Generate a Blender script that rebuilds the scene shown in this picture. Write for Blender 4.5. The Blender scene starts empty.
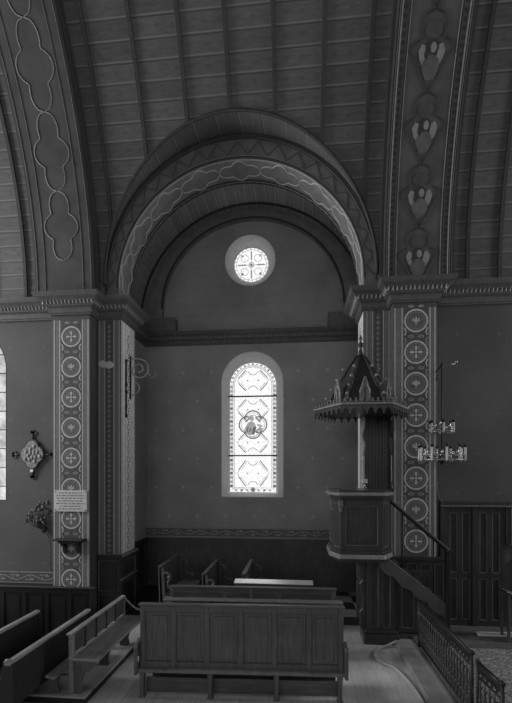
import bpy, math, random
from mathutils import Matrix, Vector
random.seed(7)
C = bpy.context.scene.collection
sc = bpy.context.scene
PI = math.pi
sin, cos, rad = math.sin, math.cos, math.radians

# ------------------------------------------------------------------ camera
EYE = 2.5
F = 430.0                                   # focal length in pixels of a 512 wide frame
YAW = math.atan(42.0 / F)
cam = bpy.data.cameras.new('camera'); camo = bpy.data.objects.new('camera', cam); C.objects.link(camo)
cam.sensor_fit = 'HORIZONTAL'; cam.sensor_width = 36; cam.lens = F / 512 * 36
cam.shift_y = (472 - 351.5) / 512
cam.clip_start = 0.05; cam.clip_end = 100
camo.location = (0, 0, EYE); camo.rotation_euler = (PI / 2, 0, YAW)
sc.camera = camo
# ------------------------------------------------------------------ light
w = bpy.data.worlds.new('daylight'); sc.world = w; w.use_nodes = True
w.node_tree.nodes['Background'].inputs[0].default_value = (1, 1, 1, 1)
w.node_tree.nodes['Background'].inputs[1].default_value = 0.085
def area(name, loc, target, sx, sy, power):
    l = bpy.data.lights.new(name, 'AREA'); l.shape = 'RECTANGLE'; l.size = sx; l.size_y = sy; l.energy = power
    o = bpy.data.objects.new(name, l); C.objects.link(o); o.location = loc
    o.rotation_euler = (Vector(target) - Vector(loc)).to_track_quat('-Z', 'Y').to_euler()
    return o
area('window_light_entrance', (-10.5, 5.0, 5.4), (1.0, 6.9, 3.0), 2.4, 4.4, 640)
area('window_light_choir', (8.6, 5.6, 5.2), (-3.0, 7.3, 2.6), 1.8, 4.2, 240)
area('window_light_nave', (-1.5, -6.0, 4.6), (-1.0, 8.0, 2.6), 8.0, 4.0, 138)
sc.view_settings.view_transform = 'Standard'; sc.view_settings.look = 'None'
sc.view_settings.exposure = 0.0; sc.view_settings.gamma = 1; sc.view_settings.use_curve_mapping = False

# ------------------------------------------------------------------ materials
def newmat(name):
    m = bpy.data.materials.new(name); m.use_nodes = True
    nt = m.node_tree; b = nt.nodes['Principled BSDF']
    return m, nt, b
def node(nt, t, **kw):
    n = nt.nodes.new(t)
    for k, v in kw.items(): setattr(n, k, v)
    return n
def g(v): return (v, v, v, 1)
def mth(nt, op, a, b=None, c=None):
    n = nt.nodes.new('ShaderNodeMath'); n.operation = op
    for i, x in enumerate((a, b, c)):
        if x is None: continue
        if isinstance(x, (int, float)): n.inputs[i].default_value = x
        else: nt.links.new(x, n.inputs[i])
    return n.outputs[0]
def mixf(nt, fac, a, b):
    n = nt.nodes.new('ShaderNodeMix'); n.data_type = 'FLOAT'
    for i, x in ((0, fac), (2, a), (3, b)):
        if isinstance(x, (int, float)): n.inputs[i].default_value = x
        else: nt.links.new(x, n.inputs[i])
    return n.outputs[0]
def noise(nt, vec, scale, detail=4, stretch=(1, 1, 1), rough=.55):
    mp = node(nt, 'ShaderNodeMapping'); mp.inputs['Scale'].default_value = stretch
    nt.links.new(vec, mp.inputs[0])
    n = node(nt, 'ShaderNodeTexNoise'); n.inputs['Scale'].default_value = scale; n.inputs['Detail'].default_value = detail
    n.inputs['Roughness'].default_value = rough
    nt.links.new(mp.outputs[0], n.inputs[0]); return n.outputs[0]
def coords(nt, kind='Object'):
    return node(nt, 'ShaderNodeTexCoord').outputs[kind]
def rng(nt, x, a, b, c, d):
    n = node(nt, 'ShaderNodeMapRange'); nt.links.new(x, n.inputs[0])
    for i, v in enumerate((a, b, c, d)): n.inputs[i + 1].default_value = v
    return n.outputs[0]
def grey_out(nt, b, val):
    cmb = node(nt, 'ShaderNodeCombineColor')
    for i in range(3): nt.links.new(val, cmb.inputs[i])
    nt.links.new(cmb.outputs[0], b.inputs['Base Color'])
def bump(nt, b, h, strength, dist=.01):
    n = node(nt, 'ShaderNodeBump'); n.inputs['Strength'].default_value = strength; n.inputs['Distance'].default_value = dist
    nt.links.new(h, n.inputs['Height']); nt.links.new(n.outputs[0], b.inputs['Normal'])

def plain(name, v, rough=.6, var=.25, scale=14, metal=0, bmp=0):
    m, nt, b = newmat(name)
    n = noise(nt, coords(nt), scale)
    grey_out(nt, b, rng(nt, n, .3, .7, v * (1 - var), v * (1 + var)))
    b.inputs['Roughness'].default_value = rough; b.inputs['Metallic'].default_value = metal
    if bmp: bump(nt, b, n, bmp)
    return m
def wood(name, v, rough=.42, axis=2):
    m, nt, b = newmat(name)
    st = [9, 9, 9]; st[axis] = .7
    co = coords(nt)
    n = noise(nt, co, 6, 5, tuple(st))
    n2 = noise(nt, co, 2.0, 3)
    val = mth(nt, 'MULTIPLY', rng(nt, n, .3, .72, v * .62, v * 1.35), rng(nt, n2, .3, .7, .8, 1.2))
    grey_out(nt, b, val); b.inputs['Roughness'].default_value = rough
    bump(nt, b, n, .12, .004)
    return m
def plaster(name, v, stencil=.6, sx=.62, sz=.62, courses=0):
    # limewashed wall with a sparse stencilled cross pattern
    m, nt, b = newmat(name)
    co = coords(nt)
    sep = node(nt, 'ShaderNodeSeparateXYZ'); nt.links.new(co, sep.inputs[0])
    n1 = noise(nt, co, 1.1, 5); n2 = noise(nt, co, 26, 3)
    base = mth(nt, 'MULTIPLY', rng(nt, n1, .3, .7, v * .8, v * 1.2), rng(nt, n2, .3, .7, .9, 1.1))
    row = mth(nt, 'FLOOR', mth(nt, 'DIVIDE', sep.outputs[2], sz))
    shift = mth(nt, 'MULTIPLY', mth(nt, 'MODULO', row, 2), sx / 2)
    px = mth(nt, 'SUBTRACT', mth(nt, 'FLOORED_MODULO', mth(nt, 'ADD', sep.outputs[0], shift), sx), sx / 2)
    pz = mth(nt, 'SUBTRACT', mth(nt, 'FLOORED_MODULO', sep.outputs[2], sz), sz / 2)
    ax, az = mth(nt, 'ABSOLUTE', px), mth(nt, 'ABSOLUTE', pz)
    mx, mn = mth(nt, 'MAXIMUM', ax, az), mth(nt, 'MINIMUM', ax, az)
    cross = mth(nt, 'MULTIPLY', mth(nt, 'LESS_THAN', mx, .042), mth(nt, 'LESS_THAN', mn, .012))
    fac = mth(nt, 'MULTIPLY', cross, stencil)
    val = mixf(nt, fac, base, v * 1.7)
    if courses:
        z = mth(nt, 'FLOORED_MODULO', sep.outputs[2], courses)
        ln = mth(nt, 'LESS_THAN', z, .016)
        val = mixf(nt, mth(nt, 'MULTIPLY', ln, .3), val, v * .7)
    grey_out(nt, b, val); b.inputs['Roughness'].default_value = .75
    bump(nt, b, n2, .08, .004)
    return m
def vaultmat(name, v, cell, joint, ulen):
    # boarded vault: UV.x = metres along the vault, UV.y = metres round the arc
    m, nt, b = newmat(name)
    uv = coords(nt, 'UV'); sep = node(nt, 'ShaderNodeSeparateXYZ'); nt.links.new(uv, sep.inputs[0])
    fv = mth(nt, 'FLOORED_MODULO', sep.outputs[1], cell)
    idx = mth(nt, 'FLOOR', mth(nt, 'DIVIDE', sep.outputs[1], cell))
    bay = mth(nt, 'FLOOR', mth(nt, 'DIVIDE', mth(nt, 'ADD', sep.outputs[0], .345), ulen))
    wn = node(nt, 'ShaderNodeTexWhiteNoise'); wn.noise_dimensions = '2D'
    cx = node(nt, 'ShaderNodeCombineXYZ'); nt.links.new(idx, cx.inputs[0]); nt.links.new(bay, cx.inputs[1]); nt.links.new(cx.outputs[0], wn.inputs['Vector'])
    base = mth(nt, 'MULTIPLY', rng(nt, wn.outputs['Value'], 0, 1, .84, 1.14), v)
    n = noise(nt, uv, 5, 5, (1, 5, 1)); base = mth(nt, 'MULTIPLY', base, rng(nt, n, .3, .7, .8, 1.2))
    light = mth(nt, 'LESS_THAN', mth(nt, 'ABSOLUTE', mth(nt, 'SUBTRACT', fv, joint * 2.2)), joint * .7)
    dark = mth(nt, 'LESS_THAN', fv, joint)
    val = mixf(nt, mth(nt, 'MULTIPLY', light, .8), base, v * 1.9)
    val = mixf(nt, mth(nt, 'MULTIPLY', dark, .7), val, v * .35)
    # faint stencilled sprigs in the middle of each board
    fu = mth(nt, 'FLOORED_MODULO', mth(nt, 'ADD', sep.outputs[0], .345 - ulen / 12), ulen / 3)
    du = mth(nt, 'ABSOLUTE', mth(nt, 'SUBTRACT', fu, ulen / 6)); dv = mth(nt, 'ABSOLUTE', mth(nt, 'SUBTRACT', fv, cell * .58))
    sp = mth(nt, 'LESS_THAN', mth(nt, 'ADD', mth(nt, 'MULTIPLY', du, .8), dv), .035)
    ring = mth(nt, 'GREATER_THAN', mth(nt, 'ADD', mth(nt, 'MULTIPLY', du, .8), dv), .012)
    n3 = noise(nt, uv, 60, 2)
    val = mixf(nt, mth(nt, 'MULTIPLY', mth(nt, 'MULTIPLY', sp, ring), rng(nt, n3, .4, .6, .1, .6)), val, v * .45)
    grey_out(nt, b, val); b.inputs['Roughness'].default_value = .6
    bump(nt, b, fv, .1, .01)
    return m
def boards(name, v, wid, axis=1, rough=.45):
    # floor boards running along Y
    m, nt, b = newmat(name)
    co = coords(nt); sep = node(nt, 'ShaderNodeSeparateXYZ'); nt.links.new(co, sep.inputs[0])
    p = sep.outputs[0 if axis == 1 else 1]
    f = mth(nt, 'FLOORED_MODULO', p, wid); i = mth(nt, 'FLOOR', mth(nt, 'DIVIDE', p, wid))
    wn = node(nt, 'ShaderNodeTexWhiteNoise'); wn.noise_dimensions = '1D'; nt.links.new(i, wn.inputs['W'])
    n = noise(nt, co, 5, 5, (8, .8, 8) if axis == 1 else (.8, 8, 8)); n2 = noise(nt, co, 1.6, 4)
    val = mth(nt, 'MULTIPLY', mth(nt, 'MULTIPLY', rng(nt, wn.outputs['Value'], 0, 1, .92, 1.07), rng(nt, n, .3, .7, v * .85, v * 1.1)), rng(nt, n2, .3, .7, .75, 1.2))
    val = mixf(nt, mth(nt, 'MULTIPLY', mth(nt, 'LESS_THAN', f, .005), .5), val, v * .4)
    grey_out(nt, b, val); b.inputs['Roughness'].default_value = rough
    return m
def checker(name, a, c, size):
    m, nt, b = newmat(name)
    ch = node(nt, 'ShaderNodeTexChecker'); ch.inputs['Scale'].default_value = 1 / size
    mp = node(nt, 'ShaderNodeMapping'); mp.inputs['Location'].default_value = (.21, .02, .11)
    nt.links.new(coords(nt), mp.inputs[0]); nt.links.new(mp.outputs[0], ch.inputs[0])
    n = noise(nt, coords(nt), 6); val = mth(nt, 'MULTIPLY', mixf(nt, ch.outputs[1], a, c), rng(nt, n, .3, .7, .85, 1.15))
    grey_out(nt, b, val); b.inputs['Roughness'].default_value = .4
    return m
def carpetmat(name, v):
    m, nt, b = newmat(name)
    co = coords(nt)
    vo = node(nt, 'ShaderNodeTexVoronoi'); vo.inputs['Scale'].default_value = 22; nt.links.new(co, vo.inputs[0])
    n = noise(nt, co, 40, 3)
    val = mth(nt, 'MULTIPLY', rng(nt, vo.outputs['Distance'], .1, .6, v * .5, v * 1.5), rng(nt, n, .35, .65, .55, 1.5))
    grey_out(nt, b, val); b.inputs['Roughness'].default_value = .95
    bump(nt, b, n, .5, .02)
    return m
def glow(name, v, var=.2, scale=18):
    # daylight coming through leaded glass
    m, nt, b = newmat(name)
    n = noise(nt, coords(nt), scale, 3)
    nt.nodes.remove(b)
    e = node(nt, 'ShaderNodeEmission'); nt.links.new(rng(nt, n, .3, .7, v * (1 - var), v * (1 + var)), e.inputs['Strength'])
    nt.links.new(e.outputs[0], nt.nodes['Material Output'].inputs[0])
    return m

M = {}
M['plaster'] = plaster('chapel_plaster_lit', .42)  # much paler than the nave plaster, to make up for missing chapel light
M['plaster_nave'] = plaster('nave_plaster_shaded', .090, .35)  # nave walls darkened in colour to balance the light against the chapel
M['lunette'] = plaster('lunette_plaster', .38, 0, courses=.21)
M['reveal'] = plain('white_reveal', .66, .7, .06)
M['stone'] = plain('painted_stone', .18, .7, .15)
M['stone_light'] = plain('brightened_stone', .85, .7, .15)
M['stone_dark'] = plain('dark_painted_field', .085, .7, .2)
M['paint_light'] = plain('pale_paint', .48, .7, .22, 30)
M['paint_tooth'] = plain('tooth_paint', .27, .7, .2, 30)
M['paint_bright'] = plain('gilded_paint', .62, .6, .1)
M['paint_roundel'] = plain('roundel_paint', .56, .7, .2, 30)
M['paint_motif'] = plain('motif_paint', .29, .7, .2, 30)
M['roundel_field'] = plain('roundel_field', .13, .7, .2)
M['paint_mid'] = plain('mid_paint', .23, .7, .2, 30)
M['paint_dark'] = plain('dark_paint', .045, .7, .2, 30)
M['cornice'] = plain('dark_cornice', .105, .6, .2)
M['cornice_chapel'] = plain('chapel_cornice', .13, .6, .2)
M['arch_face'] = plain('zigzag_band', .17, .7, .25, 5)
M['robe'] = plain('painted_robe', .135, .7, .25, 9)
M['lunette_rib'] = plain('wall_rib', .26, .7, .2, 5)
M['gloss_edge'] = plain('varnished_moulding', .22, .2, .15)
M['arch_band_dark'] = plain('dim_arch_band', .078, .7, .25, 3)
M['step'] = plain('worn_step', .6, .6, .1)
M['rail_bright'] = wood('bright_rail', .30, .3, 1)  # pale tone puts the bright highlight of rails into the colour
M['wood'] = wood('dark_oak', .11)
M['wood_door'] = wood('door_oak', .040)
M['wood_highlight'] = plain('highlit_oak_edge', .20, .22, .2)  # far paler than the door oak: glints on mouldings put into colour
M['wood_h'] = wood('dark_oak_along', .11, axis=0)
M['wood_y'] = wood('dark_oak_deep', .10, axis=1)
M['wood_black'] = wood('blackened_oak', .016, .6)
M['wood_pale'] = wood('worn_oak', .23, axis=1)
M['wood_pulpit'] = wood('pulpit_oak', .048, .32)
M['wood_edge'] = plain('highlit_moulding_oak', .17, .25, .2)  # pale edges imitate highlights on the oak mouldings
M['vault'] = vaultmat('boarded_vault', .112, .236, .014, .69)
M['vault_small'] = vaultmat('boarded_penetration', .14, .36, .012, 99)
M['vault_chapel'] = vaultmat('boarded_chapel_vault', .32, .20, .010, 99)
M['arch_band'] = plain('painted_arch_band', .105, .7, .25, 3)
M['soffit'] = plain('painted_soffit', .26, .7, .2, 6)
M['rib'] = plain('dark_rib', .05, .6, .2)
M['boards'] = boards('floor_boards', .60, .16)
M['plinth'] = boards('plinth_boards', .42, .14)
M['tile'] = checker('checker_tiles', .40, .035, .42)
M['slab'] = plain('pale_stone_slab', .27, .7, .15, 8)
M['sanct'] = plain('dark_sanctuary_floor', .10, .7, .3, 9)
M['carpet'] = carpetmat('mottled_carpet', .17)
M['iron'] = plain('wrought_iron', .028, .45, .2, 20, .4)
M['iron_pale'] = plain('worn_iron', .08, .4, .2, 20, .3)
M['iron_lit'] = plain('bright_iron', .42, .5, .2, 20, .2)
M['metal'] = plain('pewter_metal', .35, .35, .2, 20, .7)
M['brass'] = plain('polished_metal', .55, .25, .1, 20, .8)
M['white'] = plain('white_cloth', .92, .7, .04)
M['polished'] = plain('polished_white_cover', .92, .28, .03, 14, .6)
M['candle'] = plain('candle_wax', .62, .5, .08)
M['enamel'] = plain('white_enamel', .55, .3, .08)
M['plaque'] = plain('pale_plaque', .66, .5, .1)
M['relief'] = plain('grey_relief', .26, .6, .5, 34, bmp=.6)
M['leaf'] = plain('dried_leaves', .07, .8, .5, 30)
M['flower'] = plain('dried_flowers', .22, .8, .4, 30)
M['hose'] = plain('pale_rubber_hose', .45, .5, .1)
M['glass'] = glow('daylit_glass', .98, .22, 24)
M['glass_side'] = glow('daylit_side_glass', .6, .45, 6)
M['lead'] = plain('lead_came', .02, .7, .1)
def backlit(name, v):
    m = glow(name, v, .35, 60); return m
M['glass_grey'] = backlit('backlit_grey_glass', .36)
M['glass_dark'] = backlit('backlit_dark_glass', .13)

# ------------------------------------------------------------------ mesh builder
class MB:
    def __init__(s): s.v = []; s.f = []; s.m = []; s.uv = None; s.M = Matrix(); s.sm = []
    def _add(s, vs, fs, mat=0, smooth=False):
        o = len(s.v); s.v += [s.M @ Vector(p) for p in vs]
        for f in fs: s.f.append([i + o for i in f]); s.m.append(mat); s.sm.append(smooth)
        return s
    def box(s, x0, x1, y0, y1, z0, z1, mat=0):
        vs = [(x, y, z) for x in (x0, x1) for y in (y0, y1) for z in (z0, z1)]
        return s._add(vs, [(0, 1, 3, 2), (4, 6, 7, 5), (0, 4, 5, 1), (2, 3, 7, 6), (0, 2, 6, 4), (1, 5, 7, 3)], mat)
    def prism(s, poly, a, b, axis='y', mat=0):
        n = len(poly)
        def p(u, v, t): return {'y': (u, t, v), 'x': (t, u, v), 'z': (u, v, t)}[axis]
        vs = [p(u, v, a) for u, v in poly] + [p(u, v, b) for u, v in poly]
        fs = [tuple(range(n - 1, -1, -1)), tuple(range(n, 2 * n))] + [(i, (i + 1) % n, n + (i + 1) % n, n + i) for i in range(n)]
        return s._add(vs, fs, mat)
    def loft(s, pa, za, pb, zb, mat=0):
        n = len(pa)
        return s._add([(u, v, za) for u, v in pa] + [(u, v, zb) for u, v in pb], [tuple(range(n - 1, -1, -1)), tuple(range(n, 2 * n))] + [(i, (i + 1) % n, n + (i + 1) % n, n + i) for i in range(n)], mat)
    def sweep(s, prof, path, mat=0, closed=False):
        """prof: list of (out, up); path: list of (x, y, nx, ny) horizontal mitred path"""
        n = len(prof); vs = []
        for x, y, nx, ny in path:
            for o, u in prof: vs.append((x + nx * o, y + ny * o, u))
        fs = []
        for i in range(len(path) - 1):
            for k in range(n - 1 if not closed else n):
                k2 = (k + 1) % n
                fs.append((i * n + k, (i + 1) * n + k, (i + 1) * n + k2, i * n + k2))
        fs += [tuple(range(n)), tuple(range((len(path) - 1) * n, len(path) * n))]
        return s._add(vs, fs, mat)
    def tube(s, pts, r, n=6, mat=0, cap=True, smooth=True):
        pts = [Vector(p) for p in pts]; rr = r if isinstance(r, (list, tuple)) else [r] * len(pts)
        vs = []; up = None
        for i, p in enumerate(pts):
            t = (pts[min(i + 1, len(pts) - 1)] - pts[max(i - 1, 0)])
            t = t.normalized() if t.length > 1e-9 else Vector((0, 0, 1))
            if up is None: up = Vector((0, 0, 1)) if abs(t.z) < .9 else Vector((1, 0, 0))
            a = (up - t * up.dot(t));
            if a.length < 1e-6: a = t.orthogonal()
            a.normalize(); b = t.cross(a); up = a
            for k in range(n):
                an = 2 * PI * k / n; vs.append(p + (a * cos(an) + b * sin(an)) * rr[i])
        fs = []
        for i in range(len(pts) - 1):
            for k in range(n): fs.append((i * n + k, i * n + (k + 1) % n, (i + 1) * n + (k + 1) % n, (i + 1) * n + k))
        s._add(vs, fs, mat, smooth)
        if cap:
            o = len(s.v) - len(vs)
            s.f.append([o + k for k in range(n - 1, -1, -1)]); s.m.append(mat); s.sm.append(False)
            e = len(vs) - n + o
            s.f.append([e + k for k in range(n)]); s.m.append(mat); s.sm.append(False)
        return s
    def lathe(s, prof, c=(0, 0, 0), n=12, mat=0, smooth=True):
        vs = []
        for r, z in prof:
            for k in range(n): vs.append((c[0] + r * cos(2 * PI * k / n), c[1] + r * sin(2 * PI * k / n), c[2] + z))
        fs = []
        for i in range(len(prof) - 1):
            for k in range(n): fs.append((i * n + k, i * n + (k + 1) % n, (i + 1) * n + (k + 1) % n, (i + 1) * n + k))
        fs += [tuple(range(n - 1, -1, -1)), tuple(range((len(prof) - 1) * n, len(prof) * n))]
        return s._add(vs, fs, mat, smooth)
    def ball(s, c, r, mat=0, n=8):
        rx, ry, rz = r if isinstance(r, (tuple, list)) else (r, r, r)
        vs = []; m = max(4, n // 2)
        for i in range(m + 1):
            th = PI * i / m
            for k in range(n): vs.append((c[0] + rx * sin(th) * cos(2 * PI * k / n), c[1] + ry * sin(th) * sin(2 * PI * k / n), c[2] - rz * cos(th)))
        fs = [(i * n + k, i * n + (k + 1) % n, (i + 1) * n + (k + 1) % n, (i + 1) * n + k) for i in range(m) for k in range(n)]
        return s._add(vs, fs, mat, True)
    def flat(s, poly, mat=0, d=0.0):           # polygon in the local XZ plane at y = -d (facing -Y)
        return s._add([(u, -d, v) for u, v in poly], [tuple(range(len(poly)))], mat)
    def ring(s, cu, cv, r0, r1, mat=0, d=0.0, n=28, a0=0, a1=2 * PI):
        vs = []; full = abs(a1 - a0 - 2 * PI) < 1e-6
        m = n if full else n + 1
        for k in range(m):
            a = a0 + (a1 - a0) * k / n
            vs += [(cu + r0 * cos(a), -d, cv + r0 * sin(a)), (cu + r1 * cos(a), -d, cv + r1 * sin(a))]
        fs = [(2 * k, 2 * k + 1, 2 * ((k + 1) % m) + 1, 2 * ((k + 1) % m)) for k in range(n)]
        return s._add(vs, fs, mat)
    def ell(s, cu, cv, ru, rv, mat=0, d=0.0, rot=0, n=12):
        return s.flat([(cu + ru * cos(2 * PI * k / n) * cos(rot) - rv * sin(2 * PI * k / n) * sin(rot),
                        cv + ru * cos(2 * PI * k / n) * sin(rot) + rv * sin(2 * PI * k / n) * cos(rot)) for k in range(n)], mat, d)
    def stroke(s, pts, wd, mat=0, d=0.0):      # flat painted line in the local XZ plane
        L, R = [], []
        for i, (u, v) in enumerate(pts):
            a = pts[max(i - 1, 0)]; b = pts[min(i + 1, len(pts) - 1)]
            tx, tz = b[0] - a[0], b[1] - a[1]; l = math.hypot(tx, tz) or 1
            nx, nz = -tz / l * wd / 2, tx / l * wd / 2
            L.append((u + nx, -d, v + nz)); R.append((u - nx, -d, v - nz))
        n = len(pts)
        return s._add(L + R, [(i, i + 1, n + i + 1, n + i) for i in range(n - 1)], mat)
    def build(s, name, mats, parent=None, bevel=0, kind=None):
        me = bpy.data.meshes.new(name)
        off = Vector((0, 0, 0))
        p = parent
        while p is not None: off += p.location; p = p.parent
        me.from_pydata([tuple(v - off) for v in s.v], [], s.f)
        if not isinstance(mats, (list, tuple)): mats = [mats]
        for m in mats: me.materials.append(M[m])
        me.polygons.foreach_set('material_index', s.m); me.polygons.foreach_set('use_smooth', s.sm)
        if s.uv:
            l = me.uv_layers.new(name='UVMap')
            for poly in me.polygons:
                for li in poly.loop_indices: l.data[li].uv = s.uv[me.loops[li].vertex_index]
        me.update()
        import bmesh as _b
        if not s.uv:
            bm = _b.new(); bm.from_mesh(me); _b.ops.recalc_face_normals(bm, faces=bm.faces); bm.to_mesh(me); bm.free()
        o = bpy.data.objects.new(name, me); C.objects.link(o)
        if parent is not None: o.parent = parent
        if bevel:
            md = o.modifiers.new('edge', 'BEVEL'); md.width = bevel; md.segments = 1; md.limit_method = 'ANGLE'
        if kind: o['kind'] = kind
        return o
def struct(mb, name, mats, parent=None, bevel=0): return mb.build(name, mats, parent, bevel, 'structure')
def tag(o, label, cat, group=None):
    o['label'] = label; o['category'] = cat
    if group: o['group'] = group
    return o
def thing(name, label, cat, loc=(0, 0, 0), group=None):
    o = bpy.data.objects.new(name, None); C.objects.link(o); o.location = loc; o.empty_display_size = .1
    return tag(o, label, cat, group)
def copy_tree(o, parent=None):
    c = o.copy(); C.objects.link(c)
    if parent is not None: c.parent = parent
    for ch in list(o.children): copy_tree(ch, c)
    return c
def panelled(mb, x0, x1, z0, z1, y, nx, rows, th=.03, st=.05, mat=0, edge=None, out=-1):
    """framed panelling in the XZ plane, face at y (front towards -Y when out=-1). rows: list of z fractions"""
    yb = y - out * th
    lo, hi = min(y, yb), max(y, yb)
    mb.box(x0, x1, min(yb, y - out * th * .45), max(yb, y - out * th * .45), z0, z1, mat)
    xs = [x0 + (x1 - x0) * i / nx for i in range(nx + 1)]
    zs = [z0 + (z1 - z0) * r for r in rows]
    for i, x in enumerate(xs):
        a, b = (x, x + st) if i == 0 else (x - st, x) if i == nx else (x - st / 2, x + st / 2)
        mb.box(a, b, lo, hi, z0, z1, mat)
    for i, z in enumerate(zs):
        a, b = (z, z + st * 1.2) if i == 0 else (z - st * 1.2, z) if i == len(zs) - 1 else (z - st * .6, z + st * .6)
        for k in range(nx):
            mb.box(xs[k] + (st if k == 0 else st / 2), xs[k + 1] - (st if k == nx - 1 else st / 2), lo, hi, a, b, mat)
    if edge is not None:
        e = .008
        for k in range(nx):
            for j in range(len(zs) - 1):
                a0 = xs[k] + (st if k == 0 else st / 2); a1 = xs[k + 1] - (st if k == nx - 1 else st / 2)
                b0 = zs[j] + (st * 1.2 if j == 0 else st * .6); b1 = zs[j + 1] - (st * 1.2 if j == len(zs) - 2 else st * .6)
                yf0, yf1 = (y + .002, y + th * .6) if out < 0 else (y - th * .6, y - .002)
                mb.box(a0, a0 + e, yf0, yf1, b0, b1, edge); mb.box(a1 - e, a1, yf0, yf1, b0, b1, edge)
                mb.box(a0, a1, yf0, yf1, b0, b0 + e, edge); mb.box(a0, a1, yf0, yf1, b1 - e, b1, edge)
                # raised field
                mm = .045
                if a1 - a0 > .16 and b1 - b0 > .2:
                    yp0, yp1 = (y + th * .25, y + th * .6) if out < 0 else (y - th * .6, y - th * .25)
                    mb.box(a0 + mm, a1 - mm, yp0, yp1, b0 + mm, b1 - mm, mat)
    return mb

# ------------------------------------------------------------------ setting: plan
P, W, J, JB, B = 6.80, 7.00, 7.07, 7.68, 9.15      # pilaster face, nave wall, arch face, arch back, chapel back wall
XC, ZC, RS = -1.0, 5.65, 2.06                      # chapel axis, arch centre, arch radius
XL, XR = -3.0, 1.05
CL, CR = -3.32, 1.40                               # side walls of the chapel, wider than its arch                                 # jamb faces of the arch
ZS, RV = 5.40, 6.5                                 # vault springing and radius
CH0, CH1 = 5.10, 5.42                              # cornice bottom and top
XW0, XW1 = -9.0, 6.0

# floors
struct(MB().box(XW0, 1.40, -3, 6.85, -.12, 0), 'floor', 'boards')
struct(MB().box(CL - .02, CR + .02, 6.85, B + .2, -.12, 0), 'floor_chapel', 'tile')
struct(MB().box(1.66, XW1, -3, W + .2, -.12, .12), 'floor_sanctuary', 'sanct')
struct(MB().box(1.38, 1.66, -3, 6.42, -.12, .085), 'trim_1', 'slab', bevel=.012)       # pale stone step along the sanctuary
struct(MB().box(-6.5, -2.27, 4.40, 6.80, .07, .09).box(-6.48, -2.275, 4.41, 6.80, 0, .07, 1), 'trim_2', ['plinth', 'wood_black'])       # boarded plinth under the benches

struct(MB().box(CL, .70, 6.95, B, 0, .03), 'trim_3', 'wood_black')                         # dark boards under the chapel pews
def wall_open(name, x0, x1, z0, z1, y, th, openings, mats, matfn=None):
    """wall in the XZ plane, front face at y, with openings given as (xa, xb, lower(x), upper(x))"""
    xs = {x0, x1}
    for xa, xb, lo, up in openings:
        for k in range(41): xs.add(xa + (xb - xa) * (1 - cos(PI * k / 40)) / 2)
    xs = sorted(xs); mb = MB()
    for a, b in zip(xs, xs[1:]):
        mid = (a + b) / 2
        seg = [(z0, z0)]
        for xa, xb, lo, up in sorted(openings, key=lambda q: q[2]((q[0] + q[1]) / 2)):
            if xa < mid < xb:
                seg.append(((lo(a), lo(b)), (up(a), up(b))))
        low = (z0, z0)
        for s in seg[1:]:
            mb._add([(a, y, low[0]), (b, y, low[1]), (b, y, s[0][1]), (a, y, s[0][0])], [(0, 1, 2, 3)]); low = s[1]
        mb._add([(a, y, low[0]), (b, y, low[1]), (b, y, z1), (a, y, z1)], [(0, 1, 2, 3)])
    # back skin gives the wall its thickness
    mb.box(x0, x1, y + th, y + th + .02, z0, z1)
    return struct(mb, name, mats)
def splay(name, front, back, y0, y1, mats):
    """reveal between a front outline and a back outline (lists of (x, z), closed)"""
    n = len(front); mb = MB()
    mb._add([(x, y0, z) for x, z in front] + [(x, y1, z) for x, z in back], [(i, (i + 1) % n, n + (i + 1) % n, n + i) for i in range(n)])
    return mb
def arch_outline(xc, hw, zb, zsp, n=20, b=None):
    b = b or hw
    return [(xc - hw, zb), (xc + hw, zb)] + [(xc + hw * cos(PI * k / n), zsp + b * sin(PI * k / n)) for k in range(n + 1)]
def arch_open(xc, hw, zb, zsp, b=None):
    b = b or hw
    return (xc - hw, xc + hw, lambda x: zb, lambda x: zsp + b * math.sqrt(max(0, 1 - ((x - xc) / hw) ** 2)))
def circ(xc, zc, r, n=40): return [(xc + r * cos(2 * PI * k / n), zc + r * sin(2 * PI * k / n)) for k in range(n)]
def circ_open(xc, zc, r):
    q = lambda x: math.sqrt(max(0, r * r - (x - xc) ** 2))
    return (xc - r, xc + r, lambda x: zc - q(x), lambda x: zc + q(x))

# chapel back wall, its arched window and its oculus
WX, WZ0, WHW, WSP = -.975, 1.97, .66, 4.41
OX, OZ, OR = -1.02, 7.03, .545
GX, GHW, GZ0, GSP = -.985, .53, 2.04, 4.39
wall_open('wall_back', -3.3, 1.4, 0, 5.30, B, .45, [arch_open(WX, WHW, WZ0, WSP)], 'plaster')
wall_open('wall_lunette', -3.3, 1.4, 5.30, 8.3, B, .45, [circ_open(OX, OZ, OR)], 'lunette')
win = bpy.data.objects.new('window_1', None); C.objects.link(win); win.location = (GX, B, WZ0); win['kind'] = 'structure'
struct(splay('r', arch_outline(WX, WHW, WZ0, WSP), arch_outline(GX, GHW, GZ0, GSP), B - .004, B + .25, 0), 'reveal', 'reveal', win)
mb = MB(); fr = arch_outline(WX, WHW + .008, WZ0 - .012, WSP); inn = arch_outline(WX, WHW, WZ0, WSP)
mb._add([(x, B - .006, z) for x, z in fr + inn], [(i, (i + 1) % len(fr), len(fr) + (i + 1) % len(fr), len(fr) + i) for i in range(len(fr))])
struct(mb, 'painted_border', 'stone_light', win)
struct(MB().prism(arch_outline(GX, GHW, GZ0, GSP), B + .25, B + .27), 'glass_pane', 'glass', win)
YG = B + .246
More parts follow.
